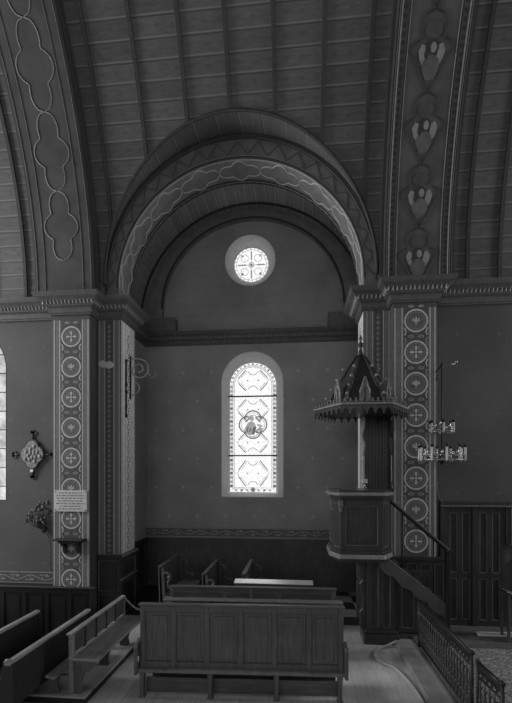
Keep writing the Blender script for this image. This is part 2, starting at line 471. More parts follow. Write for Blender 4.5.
# leading and painted pattern of the stained glass
mb = MB(); mb.M = Matrix.Translation((GX, YG, 0))
ins = .085
for wd, k in ((.02, 0.012), (.016, ins), (.014, ins + .03)):
    pts = [(-GHW + k, GZ0 + k)] + [(-(GHW - k) * cos(PI * i / 24), GSP + (GHW - k) * sin(PI * i / 24)) for i in range(25)] + [(GHW - k, GZ0 + k), (-GHW + k, GZ0 + k)]
    mb.stroke(pts, wd, 1 if wd == .02 else 0, .001)
z = GZ0 + .12                                         # border blocks between the two lines
i = 0
while z < GSP:
    for s in (-1, 1):
        u = s * (GHW - .052)
        mb.flat([(u - .028, z), (u + .028, z), (u + .024, z + .06), (u - .024, z + .06)], 0 if i % 3 else 1, .001)
        mb.ell(u, z + .075, .012, .010, 0, .001, 0, 6)
    z += .095; i += 1
for k in range(1, 16):
    a = PI * k / 16; r = GHW - .052
    mb.ell(-r * cos(a), GSP + r * sin(a), .026, .018, 0 if k % 2 else 1, .001, PI / 2 - a + PI, 8)
for k in range(-3, 4):
    if k: mb.ell(k * .125, GZ0 + .055, .035, .02, 0 if k % 2 else 1, .001, .5 * (-1) ** k, 8)
mb.ell(0, GZ0 + .07, .055, .06, 0, .0012, 0, 10); mb.ell(0, GZ0 + .07, .03, .035, 1, .0014, 0, 8)
bars = (4.16, 2.86)
for zc_, hh in ((GSP + .12, .24), ((bars[0] + bars[1]) / 2 + .36, .24), ((bars[0] + bars[1]) / 2 - .36, .24), ((GZ0 + bars[1]) / 2 + .02, .3)):
    for su in (-1, 1):
        for sv in (-1, 1):                            # broken lozenge strokes
            mb.stroke([(su * .16, zc_ + sv * hh * .95), (su * .32, zc_ + sv * hh * .22)], .020, 1, .001)
            mb.stroke([(su * .13, zc_ + sv * hh * .88), (su * .27, zc_ + sv * hh * .22)], .012, 0, .001)
        mb.ell(su * .12, zc_, .02, .02, 0, .001, 0, 8)
        mb.stroke([(su * .30, zc_ - hh * .18), (su * .36, zc_), (su * .30, zc_ + hh * .18)], .014, 0, .001)
    mb.ring(0, zc_ + hh * .95, .10, .116, 0, .001, 14, PI * 1.1, PI * 1.9)
    mb.ring(0, zc_ - hh * .95, .10, .116, 0, .001, 14, PI * .1, PI * .9)
struct(mb, 'painted_glass_pattern', ['glass_grey', 'glass_dark'], win)
mb = MB(); mb.M = Matrix.Translation((GX, YG - .003, 0))
mz = (bars[0] + bars[1]) / 2 + .03
def quatre(R, r, n=10):
    out = []
    for q in range(4):
        a0 = q * PI / 2
        for k in range(n + 1):
            a = a0 - PI * .62 + PI * 1.24 * k / n
            out.append((R * cos(a0) + r * cos(a), R * sin(a0) + r * sin(a)))
    return out
q = [(x, mz + y) for x, y in quatre(.125, .18)]; q.append(q[0])
mb.stroke(q, .028, 1); mb.stroke([(x * .86, mz + (y - mz) * .86) for x, y in q], .012, 0)
# a bending figure, seen only as pale and dark patches
mb.ell(-.02, mz + .13, .045, .055, 0, .001); mb.ell(-.05, mz + .17, .05, .03, 0, .0012, .4)
mb.flat([(-.19, mz - .14), (-.13, mz + .02), (-.05, mz + .08), (.03, mz + .05), (.08, mz - .06), (.02, mz - .23), (-.10, mz - .22)], 0, .0005)
mb.flat([(.0, mz - .06), (.07, mz - .04), (.06, mz - .12), (.03, mz - .22), (-.02, mz - .2)], 1, .001)
mb.flat([(-.15, mz - .15), (-.11, mz - .04), (-.09, mz - .05), (-.12, mz - .18)], 1, .001)
mb.ell(.15, mz - .02, .07, .025, 0, .001, -.3); mb.ell(.17, mz - .10, .05, .03, 0, .001, .2); mb.ell(-.06, mz - .12, .014, .06, 1, .001, -.2, 8)
struct(mb, 'painted_medallion', ['glass_grey', 'glass_dark'], win)
for zb in bars: struct(MB().box(GX - GHW, GX + GHW, YG - .03, YG - .004, zb - .014, zb + .014), 'saddle_bar', 'lead', win)

ocu = bpy.data.objects.new('window_2', None); C.objects.link(ocu); ocu.location = (OX, B, OZ); ocu['kind'] = 'structure'
GO = (OX, OZ + .025, .395)
struct(splay('r', circ(OX, OZ, OR), circ(*GO), B - .004, B + .26, 0), 'reveal', 'reveal', ocu)
struct(MB().prism(circ(*GO), B + .26, B + .28), 'glass_pane', 'glass', ocu)
mb = MB(); mb.M = Matrix.Translation((GO[0], B + .256, GO[1]))
mb.ring(0, 0, .375, .395, 1, 0, 36); mb.ring(0, 0, .325, .337, 0, .001, 36); mb.ring(0, 0, .04, .065, 0, .001, 14); mb.ell(0, 0, .03, .03, 1, .001)
for k in range(8):
    a = k * PI / 4
    c_, s_ = cos(a), sin(a)
    if k % 2 == 0:
        for t in (.15, .2, .26):
            mb.ell(c_ * t, s_ * t, .045, .018, 1, .001, a, 8)
        mb.stroke([(c_ * .07, s_ * .07), (c_ * .31, s_ * .31)], .014, 0, .0015)
    else:
        mb.ring(c_ * .21, s_ * .21, .075, .088, 0, .001, 14)
        mb.ell(c_ * .28, s_ * .28, .03, .03, 1 if k in (5, 7) else 0, .001, a, 8)
for k in range(24):
    a = k * PI / 12 + .06; mb.ell(cos(a) * .356, sin(a) * .356, .018, .012, 0, .001, a, 6)
struct(mb, 'painted_glass_pattern', ['glass_grey', 'glass_dark'], ocu)

# chapel side walls and vault
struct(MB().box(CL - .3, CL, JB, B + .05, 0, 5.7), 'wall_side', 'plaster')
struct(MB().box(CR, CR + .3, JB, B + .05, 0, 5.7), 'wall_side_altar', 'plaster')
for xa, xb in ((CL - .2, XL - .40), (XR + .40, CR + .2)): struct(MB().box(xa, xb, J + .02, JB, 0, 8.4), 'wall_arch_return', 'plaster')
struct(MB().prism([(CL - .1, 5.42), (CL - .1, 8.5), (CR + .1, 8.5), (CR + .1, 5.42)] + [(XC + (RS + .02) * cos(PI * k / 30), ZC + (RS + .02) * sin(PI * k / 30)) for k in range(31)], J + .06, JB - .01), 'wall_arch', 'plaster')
def tunnel(name, xc, zc, a, b, y0, y1, mats, n=40, a0=0, a1=PI):
    mb = MB(); mb.uv = []; arc = 0
    for k in range(n + 1):
        t = a0 + (a1 - a0) * k / n
        x, z_ = xc + a * cos(t), zc + b * sin(t)
        if k: arc += math.hypot(x - lx, z_ - lz)
        lx, lz = x, z_
        for y in (y0, y1): mb.v.append(Vector((x, y, z_))); mb.uv.append((y, arc))
    for k in range(n): mb.f.append([2 * k, 2 * k + 1, 2 * k + 3, 2 * k + 2]); mb.m.append(0); mb.sm.append(True)
    return mb
AV, BV, XV = 2.36, 2.40, -.96
struct(tunnel('c', XV, ZC, AV, BV, JB - .02, B + .02, 0), 'ceiling_chapel', 'vault_chapel')
struct(MB().tube([(XV + (AV - .01) * cos(PI * k / 40), 8.82, ZC + (BV - .01) * sin(PI * k / 40)) for k in range(41)], .03, 6), 'trim_vault_rib', 'rib')
# broad wall rib against the lunette, standing on two blocks
out_ = [(XV + (AV + .02) * cos(PI * k / 40), ZC + (BV + .02) * sin(PI * k / 40)) for k in range(41)]
in_ = [(-.98 + 1.93 * cos(PI * k / 40), 6.0 + 1.86 * sin(PI * k / 40)) for k in range(41)]
mb = MB()
fr_ = [(CR, 5.44)] + out_ + [(CL, 5.44)]; bk_ = [(.95, 5.44)] + in_ + [(-2.91, 5.44)]
n_ = len(fr_)
mb._add([(x, y, z) for y in (9.0, B + .01) for pts in (fr_, bk_) for x, z in pts],
        [(i, i + 1, n_ + i + 1, n_ + i) for i in range(n_ - 1)] + [(n_ + i, n_ + i + 1, 3 * n_ + i + 1, 3 * n_ + i) for i in range(n_ - 1)])
struct(mb, 'trim_wall_rib', 'lunette_rib')
struct(MB().tube([(x, 8.995, z) for x, z in in_], .022, 6), 'trim_wall_rib_edge', 'rib')
for xa, xb in ((CL, -2.60), (.62, CR)): struct(MB().box(xa, xb, 8.95, B, 5.5, 5.80), 'trim_rib_block', 'stone', bevel=.02)

# arch: jambs, soffit, face
for nm, xa, xb, side in (('jamb_nearer_entrance', XL - .42, XL, 1), ('jamb_nearer_choir', XR, XR + .46, -1)):
    mb = MB().box(xa, xb, J, JB, 0, 5.45)
    mb.M = Matrix.Translation(((xa + xb) / 2, J, 0))
    hw = (xb - xa) / 2
    # painted stripes on the face
    for u, wd, m_ in ((-.175, .012, 1), (-.085, .012, 1), (.0, .13, 2), (.085, .016, 1), (.175, .016, 1)):
        mb.flat([(u - wd / 2, 1.1), (u + wd / 2, 1.1), (u + wd / 2, 5.09), (u - wd / 2, 5.09)], m_, .003)
    for k in range(46):
        zz = 1.16 + k * .085; mb.ell(0, zz, .030, .026, 3, .004, 0, 8); mb.ell(0, zz + .042, .012, .010, 3, .004, 0, 6)
    # painted stripes on the inner side
    mb.M = Matrix.Translation((xb if side > 0 else xa, (J + JB) / 2, 0)) @ Matrix.Rotation(PI / 2 if side > 0 else -PI / 2, 4, 'Z')
    mb.flat([(-.30, 1.1), (.30, 1.1), (.30, 5.09), (-.30, 5.09)], 5, .003)  # inner side far paler than the face, its light put into the colour
    for u, wd, m_ in ((-.27, .012, 2), (-.14, .014, 4), (0, .20, 4), (.14, .014, 4), (.27, .012, 2)):
        mb.flat([(u - wd / 2, 1.1), (u + wd / 2, 1.1), (u + wd / 2, 5.09), (u - wd / 2, 5.09)], m_ if wd < .1 else 5, .004)
    for k in range(20):
        zz = 1.2 + k * .19
        mb.ring(0, zz, .045, .06, 2, .005, 10); mb.ell(0, zz + .095, .03, .02, 2, .005, 0, 6)
    mb.M = Matrix()
    struct(mb, 'trim_' + nm, ['stone', 'paint_light', 'stone_dark', 'paint_mid', 'paint_light', 'stone_light'])
mb = tunnel('s', XC, ZC, RS, RS, J, JB, 0)
for s in (-1, 1):
    o = len(mb.v)
    for y in (J, JB):
        for z_ in (5.40, ZC): mb.v.append(Vector((XC + s * RS, y, z_))); mb.uv.append((0, 0))
    mb.f.append([o, o + 1, o + 3, o + 2]); mb.m.append(0); mb.sm.append(False)
sof = struct(mb, 'trim_arch_soffit', 'soffit')
struct(MB().prism([(XC + 2.3 * cos(PI * k / 30), ZC + 2.3 * sin(PI * k / 30)) for k in range(31)] + [(XC + RS * cos(PI * k / 30), ZC + RS * sin(PI * k / 30)) for k in range(30, -1, -1)], JB, JB + .04), 'trim_arch_back', 'rib')
# interlaced pale ornament on the soffit: (s, y) -> point just under the cylinder
def onsof(s, y, lift=.004):
    r = RS - lift
    return (XC - r * cos(s), y, ZC + r * sin(s))
def lines_on(fn, seq, wd, mb, mat):
    pts = [Vector(fn(*p)) for p in seq]
    mb.tube(pts, wd, 4, mat, False)
def ogee(t, a):                                       # pointed foot, broad sides, rounded head
    q = .80 * min(1, t / .42) if t < .45 else 0
    for c_, r_, h_ in ((.54, .15, 1.0), (.80, .20, .58)):
        d = 1 - ((t - c_) / r_) ** 2
        if d > 0: q = max(q, h_ * math.sqrt(d))
    return a * q * (1 if t < .97 else (1 - t) / .03)
mb = MB(); ym = (J + JB) / 2; N = 9
def lobes(t, a):                                      # half width of a lobed lozenge along its length
    q = 0.0
    for c_, r_, h_ in ((.21, .21, .56), (.5, .21, 1.0), (.79, .21, .56)):
        d = 1 - ((t - c_) / r_) ** 2
        if d > 0: q = max(q, h_ * math.sqrt(d))
    return a * q
for s_ in (-1, 1):
    seq = []
    for k in range(N * 24 + 1):
        t = k / 24; fr_ = t - math.floor(t)
        seq.append((PI * k / (N * 24), ym + s_ * (.008 + lobes(fr_, .225))))
    lines_on(onsof, seq, .012, mb, 0)
    for off, wd in ((.285, .010), (.255, .005)):
        lines_on(onsof, [(PI * k / 60, ym + s_ * off) for k in range(61)], wd, mb, 0)
struct(mb, 'painted_interlace', 'paint_bright', sof)
for yy, r_ in ((J + .01, RS + .01), (JB - .005, RS - .0), (JB - .06, RS)):
    struct(MB().tube([(XC + r_ * cos(PI * k / 50), yy, ZC + r_ * sin(PI * k / 50)) for k in range(51)], .022, 6), 'trim_arch_moulding', 'rib', sof)
AE, BE = 2.25, 2.33                                   # penetration into the nave vault
def elp(t, a, b): return XC - a * cos(t), ZC + b * sin(t)
mb = MB(); n = 48
vs = []
for k in range(n + 1):
    t = PI * k / n
    x, z_ = elp(t, AE + .10, BE + .14); vs.append((x, J, z_))
    x, z_ = elp(t, RS, RS); vs.append((x, J, z_))
mb._add(vs, [(2 * k, 2 * k + 1, 2 * k + 3, 2 * k + 2) for k in range(n)])
for s in (-1, 1): mb.box(min(XC + s * RS, XC + s * 2.4), max(XC + s * RS, XC + s * 2.4), J, J + .02, 5.40, ZC)
face = struct(mb, 'trim_arch_face', 'arch_face')
mb = MB(); mb.M = Matrix.Translation((0, J, 0)); nz = 20
zz = []
for k in range(nz * 2 + 1):
    t = PI * k / (nz * 2); u = .12 if k % 2 else .88
    a = RS + .03 + (AE - RS - .03) * u; b_ = RS + .03 + (BE + .04 - RS - .03) * u
    zz.append(elp(t, a, b_))
mb.stroke(zz, .030, 0, .004)
mb.stroke([(x + .0, z_ + .0) for x, z_ in zz], .008, 1, .006)
mb.stroke([elp(PI * k / 60, RS + .03, RS + .03) for k in range(61)], .03, 1, .004)
struct(mb, 'painted_zigzag', ['paint_dark', 'paint_mid'], face)
def vault_y(z_): return W - RV + math.sqrt(max(0, RV * RV - (z_ - ZS) ** 2))
mb = MB(); mb.uv = []; edge = []
for k in range(n + 1):
    t = PI * k / n; x, z_ = elp(t, AE, BE); y = vault_y(z_) - .02
    edge.append((x, y, z_))
    mb.v += [Vector((x, y, z_)), Vector((elp(t, AE + .05, BE + .12)[0], J, elp(t, AE + .05, BE + .12)[1]))]
    mb.uv += [(0, t * 2.25), (J - y, t * 2.25)]
for k in range(n): mb.f.append([2 * k, 2 * k + 1, 2 * k + 3, 2 * k + 2]); mb.m.append(0); mb.sm.append(True)
struct(mb, 'ceiling_penetration', 'vault_small')
struct(MB().tube(edge, .028, 6), 'trim_groin', 'rib')
struct(MB().tube([(x, y + .0, z_ - .05) for x, y, z_ in [(elp(PI * k / 48, AE - .0, BE + .06)[0], J - .03, elp(PI * k / 48, AE, BE + .10)[1]) for k in range(49)]], .02, 6), 'trim_arch_cove', 'rib')

# nave vault, cut away where the chapel arch enters it
mb = MB(); mb.uv = []
TH1 = rad(82)
def vcol(x, t0):
    o = len(mb.v); n_ = 28
    for k in range(n_ + 1):
        t = t0 + (TH1 - t0) * k / n_
        mb.v.append(Vector((x, W - RV + RV * cos(t), ZS + RV * sin(t)))); mb.uv.append((x, RV * t))
    return o
def vstrip(cols):
    for a, b in zip(cols, cols[1:]):
        for k in range(28): mb.f.append([a + k, a + k + 1, b + k + 1, b + k]); mb.m.append(0); mb.sm.append(True)
vstrip([vcol(XW0, 0), vcol(-6, 0), vcol(XC - AE, 0)])
cols = []
for k in range(61):
    x, z_ = elp(PI * k / 60, AE, BE); cols.append(vcol(x, math.asin((z_ - ZS) / RV)))
vstrip(cols)
vstrip([vcol(XC + AE, 0), vcol(3, 0), vcol(XW1, 0)])
struct(mb, 'ceiling', 'vault')
def arcpt(x, t, r=RV): return (x, W - RV + r * cos(t), ZS + r * sin(t))
def arcband(mb, x0, x1, r0, r1, t0, t1, mat=0, n=40):
    vs = []
    for k in range(n + 1):
        t = t0 + (t1 - t0) * k / n
        for x, r in ((x0, r0), (x1, r0), (x1, r1), (x0, r1)): vs.append(arcpt(x, t, r))
    fs = [(0, 1, 2, 3), (4 * n, 4 * n + 1, 4 * n + 2, 4 * n + 3)]
    for k in range(n):
        for j in range(4): fs.append((4 * k + j, 4 * k + (j + 1) % 4, 4 * k + 4 + (j + 1) % 4, 4 * k + 4 + j))
    return mb._add(vs, fs, mat)
for x in (-7.2, -6.5, -5.8, -5.25, -4.66, -3.09, -2.40, -1.70, -1.03, -.345, .365, 1.03, 2.62, 3.1, 3.85, 4.6):
    t0 = 0.0
    if abs(x - XC) < AE: t0 = math.asin((ZC + BE * math.sqrt(1 - ((x - XC) / AE) ** 2) - ZS) / RV)
    struct(arcband(MB(), x - .028, x + .028, RV - .035, RV + .01, t0, TH1), 'trim_rib', 'rib')
# transverse arches with painted bands
def onband(x, s, lift=.004):                          # s = metres of arc above the springing, on the band's underside
    r = RV - .16 - lift
    return arcpt(x, s / r, r)
for nm, xa, xb, saints in (('transverse_arch_entrance', -4.38, -3.38, False), ('transverse_arch_choir', 1.33, 2.34, True)):
    mb = arcband(MB(), xa, xb, RV - .16, RV + .02, 0, TH1)
    arcband(mb, xa - .05, xa + .005, RV - .11, RV + .02, 0, TH1, 1); arcband(mb, xb - .005, xb + .05, RV - .11, RV + .02, 0, TH1, 1)
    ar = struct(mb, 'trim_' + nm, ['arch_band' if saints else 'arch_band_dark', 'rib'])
    mb = MB(); xm = (xa + xb) / 2
    for off in (.47, .33):
        for s_ in (-1, 1): lines_on(onband, [(xm + s_ * off, 8.6 * k / 60) for k in range(61)], .007, mb, 2 if saints else 5)
    if saints:
        for s_ in (-1, 1):
            for off in (.49, .44, .355): lines_on(onband, [(xm + s_ * off, 8.6 * k / 60) for k in range(61)], .010, mb, 2 if off == .44 else 0)
            for k in range(96):
                s0 = .04 + k * .09
                q_ = [Vector(onband(xm + s_ * .40 + du, s0 + ds, .006)) for du, ds in ((-.022, 0), (.022, 0), (.022, .045), (-.022, .045))]
                mb._add(q_, [(0, 1, 2, 3)], 0)
    L = .865 if saints else 1.05; S0 = -.03 if saints else .62; amp = .27 if saints else .28
    for c in range(10):
        for s_ in (-1, 1):
            seq = [(xm + s_ * (.006 + (ogee if saints else lobes)(k / 40, amp)), S0 + (c + k / 40) * L) for k in range(41)]
            lines_on(onband, seq, .012 if saints else .008, mb, 0 if saints else 2)
        if saints:
            s0 = S0 + c * L + L * .46
            def P_(u, v, lift=.006): return onband(xm + u, s0 + v, lift)
            def poly(pts, m_, lift=.006): mb._add([P_(u, v, lift) for u, v in pts], [tuple(range(len(pts)))], m_)
            for s_ in (-1, 1):                        # pale wings, robe, head with dark hair
                poly([(s_ * .06, -.06), (s_ * .10, -.12), (s_ * .155, -.04), (s_ * .18, .06), (s_ * .14, .13), (s_ * .09, .11), (s_ * .075, .02)], 2, .0062)
            poly([(-.06, -.26), (.06, -.26), (.12, -.13), (.10, -.04), (.04, .01), (-.06, .01), (-.11, -.06), (-.12, -.13)], 5, .007)
            poly([(.085 * cos(a * PI / 7), .085 + .095 * sin(a * PI / 7)) for a in range(-2, 10)], 3, .008)
            poly([(-.085, .10), (-.10, .0), (-.06, -.05), (-.03, .03)], 3, .0085)
            poly([(.02 + .040 * cos(a * PI / 6), .085 + .058 * sin(a * PI / 6)) for a in range(12)], 2, .009)
            poly([(.0 + .12 * cos(a * PI / 6), .27 + .10 * sin(a * PI / 6)) for a in range(12)], 4, .0058)
    struct(mb, 'painted_ornament', ['paint_dark', 'paint_light', 'paint_motif', 'paint_dark', 'stone_dark', 'robe'], ar)

# nave walls
NW = (-5.70, .66, 2.02, 4.30)                         # nave window: centre, half width, sill, springing
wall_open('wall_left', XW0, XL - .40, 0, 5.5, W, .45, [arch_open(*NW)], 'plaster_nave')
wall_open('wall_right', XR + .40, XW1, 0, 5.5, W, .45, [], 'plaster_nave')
nwin = bpy.data.objects.new('window_3', None); C.objects.link(nwin); nwin.location = (NW[0], W, NW[2]); nwin['kind'] = 'structure'
struct(splay('r', arch_outline(*NW), arch_outline(NW[0], NW[1] - .04, NW[2] + .02, NW[3]), W - .004, W + .10, 0), 'reveal', 'reveal', nwin)
struct(MB().prism(arch_outline(NW[0], NW[1] - .04, NW[2] + .02, NW[3]), W + .10, W + .12), 'glass_pane', 'glass_side', nwin)
for k in range(8):
    zb = 2.25 + k * .33
    struct(MB().box(NW[0] - .66, NW[0] + .66, W + .075, W + .098, zb - .007, zb + .007), 'saddle_bar', 'lead', nwin)

# pilasters with painted roundels
def roundel(mb, u, v, r, kind):
    mb.ring(u, v, r * .86, r, 1, .006, 30); mb.ell(u, v, r * .86, r * .86, 5, .005, 0, 28)
    mb.ring(u, v, r * .70, r * .73, 2, .006, 26)
    if kind:                                          # cross of four fleurs
        for q_ in range(4):
            a = q_ * PI / 2
            mb.ell(u + cos(a) * r * .34, v + sin(a) * r * .34, r * .22, r * .09, 1, .007, a, 10)
            mb.ell(u + cos(a + .42) * r * .46, v + sin(a + .42) * r * .46, r * .11, r * .05, 2, .007, a + 1.0, 8)
            mb.ell(u + cos(a - .42) * r * .46, v + sin(a - .42) * r * .46, r * .11, r * .05, 2, .007, a - 1.0, 8)
            mb.ell(u + cos(a + PI / 4) * r * .38, v + sin(a + PI / 4) * r * .38, r * .06, r * .06, 2, .007, 0, 8)
        mb.ell(u, v, r * .10, r * .10, 1, .008, 0, 8)
    else:                                             # fleur-de-lis
        r *= .72
        mb.ell(u, v + r * .16, r * .10, r * .32, 1, .007, 0, 10)
        for s_ in (-1, 1):
            mb.ell(u + s_ * r * .26, v + r * .12, r * .08, r * .24, 1, .007, -s_ * .6, 10)
            mb.ell(u + s_ * r * .40, v - r * .0, r * .10, r * .06, 1, .007, 0, 8)
        mb.flat([(u - r * .28, v - r * .16), (u + r * .28, v - r * .16), (u + r * .28, v - r * .08), (u - r * .28, v - r * .08)], 1, .008)
        mb.ell(u, v - r * .32, r * .07, r * .16, 1, .007, 0, 8)
def pilaster(nm, xa, xb, zlow, ztop, cu, z_first, step, count, r, phase):
    mb = MB().box(xa, xb, P, W + .05, 0, 5.36, 3)
    mb.M = Matrix.Translation((0, P, 0))
    hw = r + .028
    def strip(u0, u1, m_, d=.003): mb.flat([(u0, zlow), (u1, zlow), (u1, ztop), (u0, ztop)], m_, d)
    strip(xa, xb, 4, .001)
    strip(cu - hw, cu + hw, 3, .003)
    for s_ in (-1, 1):
        strip(cu + s_ * hw - .008, cu + s_ * hw + .008, 1, .004)
        e = (xa if s_ < 0 else xb) - s_ * .030
        strip(e - .008, e + .008, 1, .004)
        strip(cu + s_ * (hw - .022) - .003, cu + s_ * (hw - .022) + .003, 2, .004)
    for k in range(count):
        zc_ = z_first - k * step
        roundel(mb, cu, zc_, r, (k + phase) % 2)
        zm = zc_ - step / 2
        for s_ in (-1, 1):                            # spandrel leaves between the circles
            if zm > zlow + .05:
                mb.ell(cu + s_ * r * .42, zm, r * .26, r * .13, 2, .004, 0, 10); mb.ell(cu + s_ * r * .42, zm, r * .16, r * .05, 3, .005, 0, 8)
                for q_ in (-1, 1): mb.stroke([(cu + s_ * r * .92, zm + q_ * r * .12), (cu + s_ * r * .82, zm + q_ * r * .40), (cu + s_ * r * .95, zm + q_ * r * .75)], .018, 1 if q_ > 0 else 2, .004)
            if k == 0 and True:
                zt = zc_ + step / 2; mb.ell(cu + s_ * r * .42, zt - .02, r * .26, r * .12, 2, .004, 0, 10)
    mb.M = Matrix()
    struct(mb, nm, ['stone', 'paint_roundel', 'paint_motif', 'stone_dark', 'stone', 'roundel_field'])
pilaster("trim_pilaster_entrance", -4.065, -3.42, .56, 5.02, -3.742, 4.745, .503, 9, .172, 1)
pilaster("trim_pilaster_choir", 1.457, 2.11, 1.20, 5.02, 1.80, 4.82, .483, 8, .18, 0)
# wood below the painted pilasters and jambs
mb = MB(); panelled(mb, -4.09, -3.40, 0, .56, P - .03, 2, [0, 1], .03, .05, 0, 0); struct(mb, 'trim_pilaster_foot', 'wood_black', bevel=.004)
mb = MB(); panelled(mb, XL - .44, XL + .015, 0, 1.05, J - .03, 1, [0, .42, 1], .03, .05, 0, 1); mb.box(XL - .46, XL + .04, J - .055, J, 1.05, 1.085)
mb.M = Matrix.Translation((XL, J, 0)) @ Matrix.Rotation(PI / 2, 4, 'Z')
panelled(mb, -.02, JB - J + .02, 0, 1.05, -.03, 1, [0, .63, 1], .03, .06, 0, 1); mb.box(-.05, JB - J + .03, -.06, 0, 1.05, 1.085, 1); mb.box(-.05, JB - J + .03, -.05, 0, .66, .69, 1)
mb.M = Matrix(); struct(mb, 'trim_jamb_panelling', ['wood_door', 'wood_highlight'], bevel=.004)
mb = MB(); panelled(mb, XR - .02, XR + .46, 0, 1.05, J - .03, 1, [0, .42, 1], .03, .05, 0, 1)
mb.M = Matrix.Translation((XR, JB, 0)) @ Matrix.Rotation(-PI / 2, 4, 'Z')
panelled(mb, -.02, JB - J + .02, 0, 1.05, -.03, 1, [0, .63, 1], .03, .06, 0, 1); mb.box(-.03, JB - J + .05, -.06, 0, 1.05, 1.085, 1)
mb.M = Matrix()
struct(mb, 'trim_jamb_panelling', ['wood_door', 'wood_highlight'], bevel=.004)

# cornices with a painted tooth row
PROF = [(0, CH0), (.03, CH0), (.03, CH0 + .025), (.045, CH0 + .03), (.05, CH0 + .11), (.09, CH0 + .13), (.10, CH0 + .15), (.15, CH0 + .21), (.17, CH0 + .225), (.21, CH0 + .25), (.23, CH0 + .285), (.23, CH1), (0, CH1)]
def cornice(nm, pts, scale=1.0, dz=0, teeth=True, parent=None, mat='cornice'):
    """pts: list of (x, y) walked with the room on the right-hand side normal given"""
    path = []
    n_ = len(pts)
    seg = []
    for a, b in zip(pts, pts[1:]):
        dx, dy = b[0] - a[0], b[1] - a[1]; l = math.hypot(dx, dy); seg.append((dy / l, -dx / l))
    for i, p in enumerate(pts):
        if i == 0: nx, ny = seg[0]
        elif i == n_ - 1: nx, ny = seg[-1]
        else:
            nx, ny = seg[i - 1][0] + seg[i][0], seg[i - 1][1] + seg[i][1]
            d = nx * seg[i][0] + ny * seg[i][1]; nx, ny = nx / d, ny / d
        path.append((p[0], p[1], nx, ny))
    mb = MB(); pr = [(o * scale, CH0 + dz + (u - CH0) * scale) for o, u in PROF]
    mb.sweep(pr, path)
    if teeth:
        for i in range(len(pts) - 1):
            nx, ny = seg[i]; a = Vector((path[i][0] + path[i][2] * .125 * scale, path[i][1] + path[i][3] * .125 * scale, 0)); b = Vector((path[i + 1][0] + path[i + 1][2] * .125 * scale, path[i + 1][1] + path[i + 1][3] * .125 * scale, 0))
            L = (b - a).length; k_ = max(1, int(L / .062)); d = (b - a) / k_
            z0, z1 = CH0 + dz + .155 * scale, CH0 + dz + .212 * scale
            for k in range(k_):
                p = a + d * k; q_ = Vector((nx, ny, 0))
                s0, s1 = p - q_ * (.02 * scale) + d * .12, p - q_ * (.02 * scale) + d * .88; s2 = p + q_ * (.028 * scale) + d * .5; 
                mb._add([(*s0.xy, z0), (*s1.xy, z0), (*(s2).xy, z1), (*(p + d * .5 + q_ * .0).xy, z0 - .004)], [(0, 1, 2), (0, 3, 2), (3, 1, 2)], 1)
    return struct(mb, nm, [mat, 'paint_tooth'], parent)
cornice('trim_cornice_entrance', [(XW0, W), (-4.065, W), (-4.065, P), (-3.42, P), (-3.42, J), (XL, J), (XL, JB), (CL, JB)])
cornice('trim_cornice_choir', [(CR, JB), (XR, JB), (XR, J), (1.457, J), (1.457, P), (2.11, P), (2.11, W), (XW1, W)])
cornice('trim_cornice_chapel', [(CL, JB + .02), (CL, B), (CR, B), (CR, JB + .02)], .82, .14, mat='cornice_chapel')

# wainscot and painted friezes
mb = MB(); panelled(mb, CL, CR, 0, 1.07, B - .04, 10, [0, .42, .96], .04, .07, 0, 1); mb.box(CL, CR, B - .07, B, 1.03, 1.075, 0)
struct(mb, 'wainscot_back', ['wood', 'wood'])
mb = MB(); mb.M = Matrix.Translation((CL, 0, 0)) @ Matrix.Rotation(PI / 2, 4, 'Z')
panelled(mb, JB, B - .05, 0, 1.07, -.04, 3, [0, .42, .96], .04, .07, 0, 1); mb.box(JB, B - .05, -.07, 0, 1.03, 1.075)
mb.M = Matrix(); struct(mb, 'wainscot_side', ['wood_door', 'wood_highlight'])
mb = MB(); panelled(mb, XW0, -4.09, 0, .55, W - .04, 12, [0, 1], .04, .05, 0, 1); mb.box(XW0, -4.09, W - .06, W, .55, .58)
struct(mb, 'wainscot_left', ['wood_black', 'wood'])
mb = MB(); panelled(mb, 1.42, 2.24, .0, 1.17, P - .05, 4, [0, 1], .04, .05, 0, 1); mb.box(1.40, 2.26, P - .09, P, 1.17, 1.21)
mb.box(2.12, 2.24, P - .01, W, 0, 1.17); struct(mb, 'wainscot_pilaster', ['wood_door', 'wood_highlight'])
mb = MB(); panelled(mb, 3.30, XW1, .12, 1.12, W - .04, 7, [0, 1], .04, .06, 0, 1); mb.box(3.30, XW1, W - .07, W, 1.12, 1.16)
struct(mb, 'wainscot_right', ['wood_door', 'wood_highlight'])
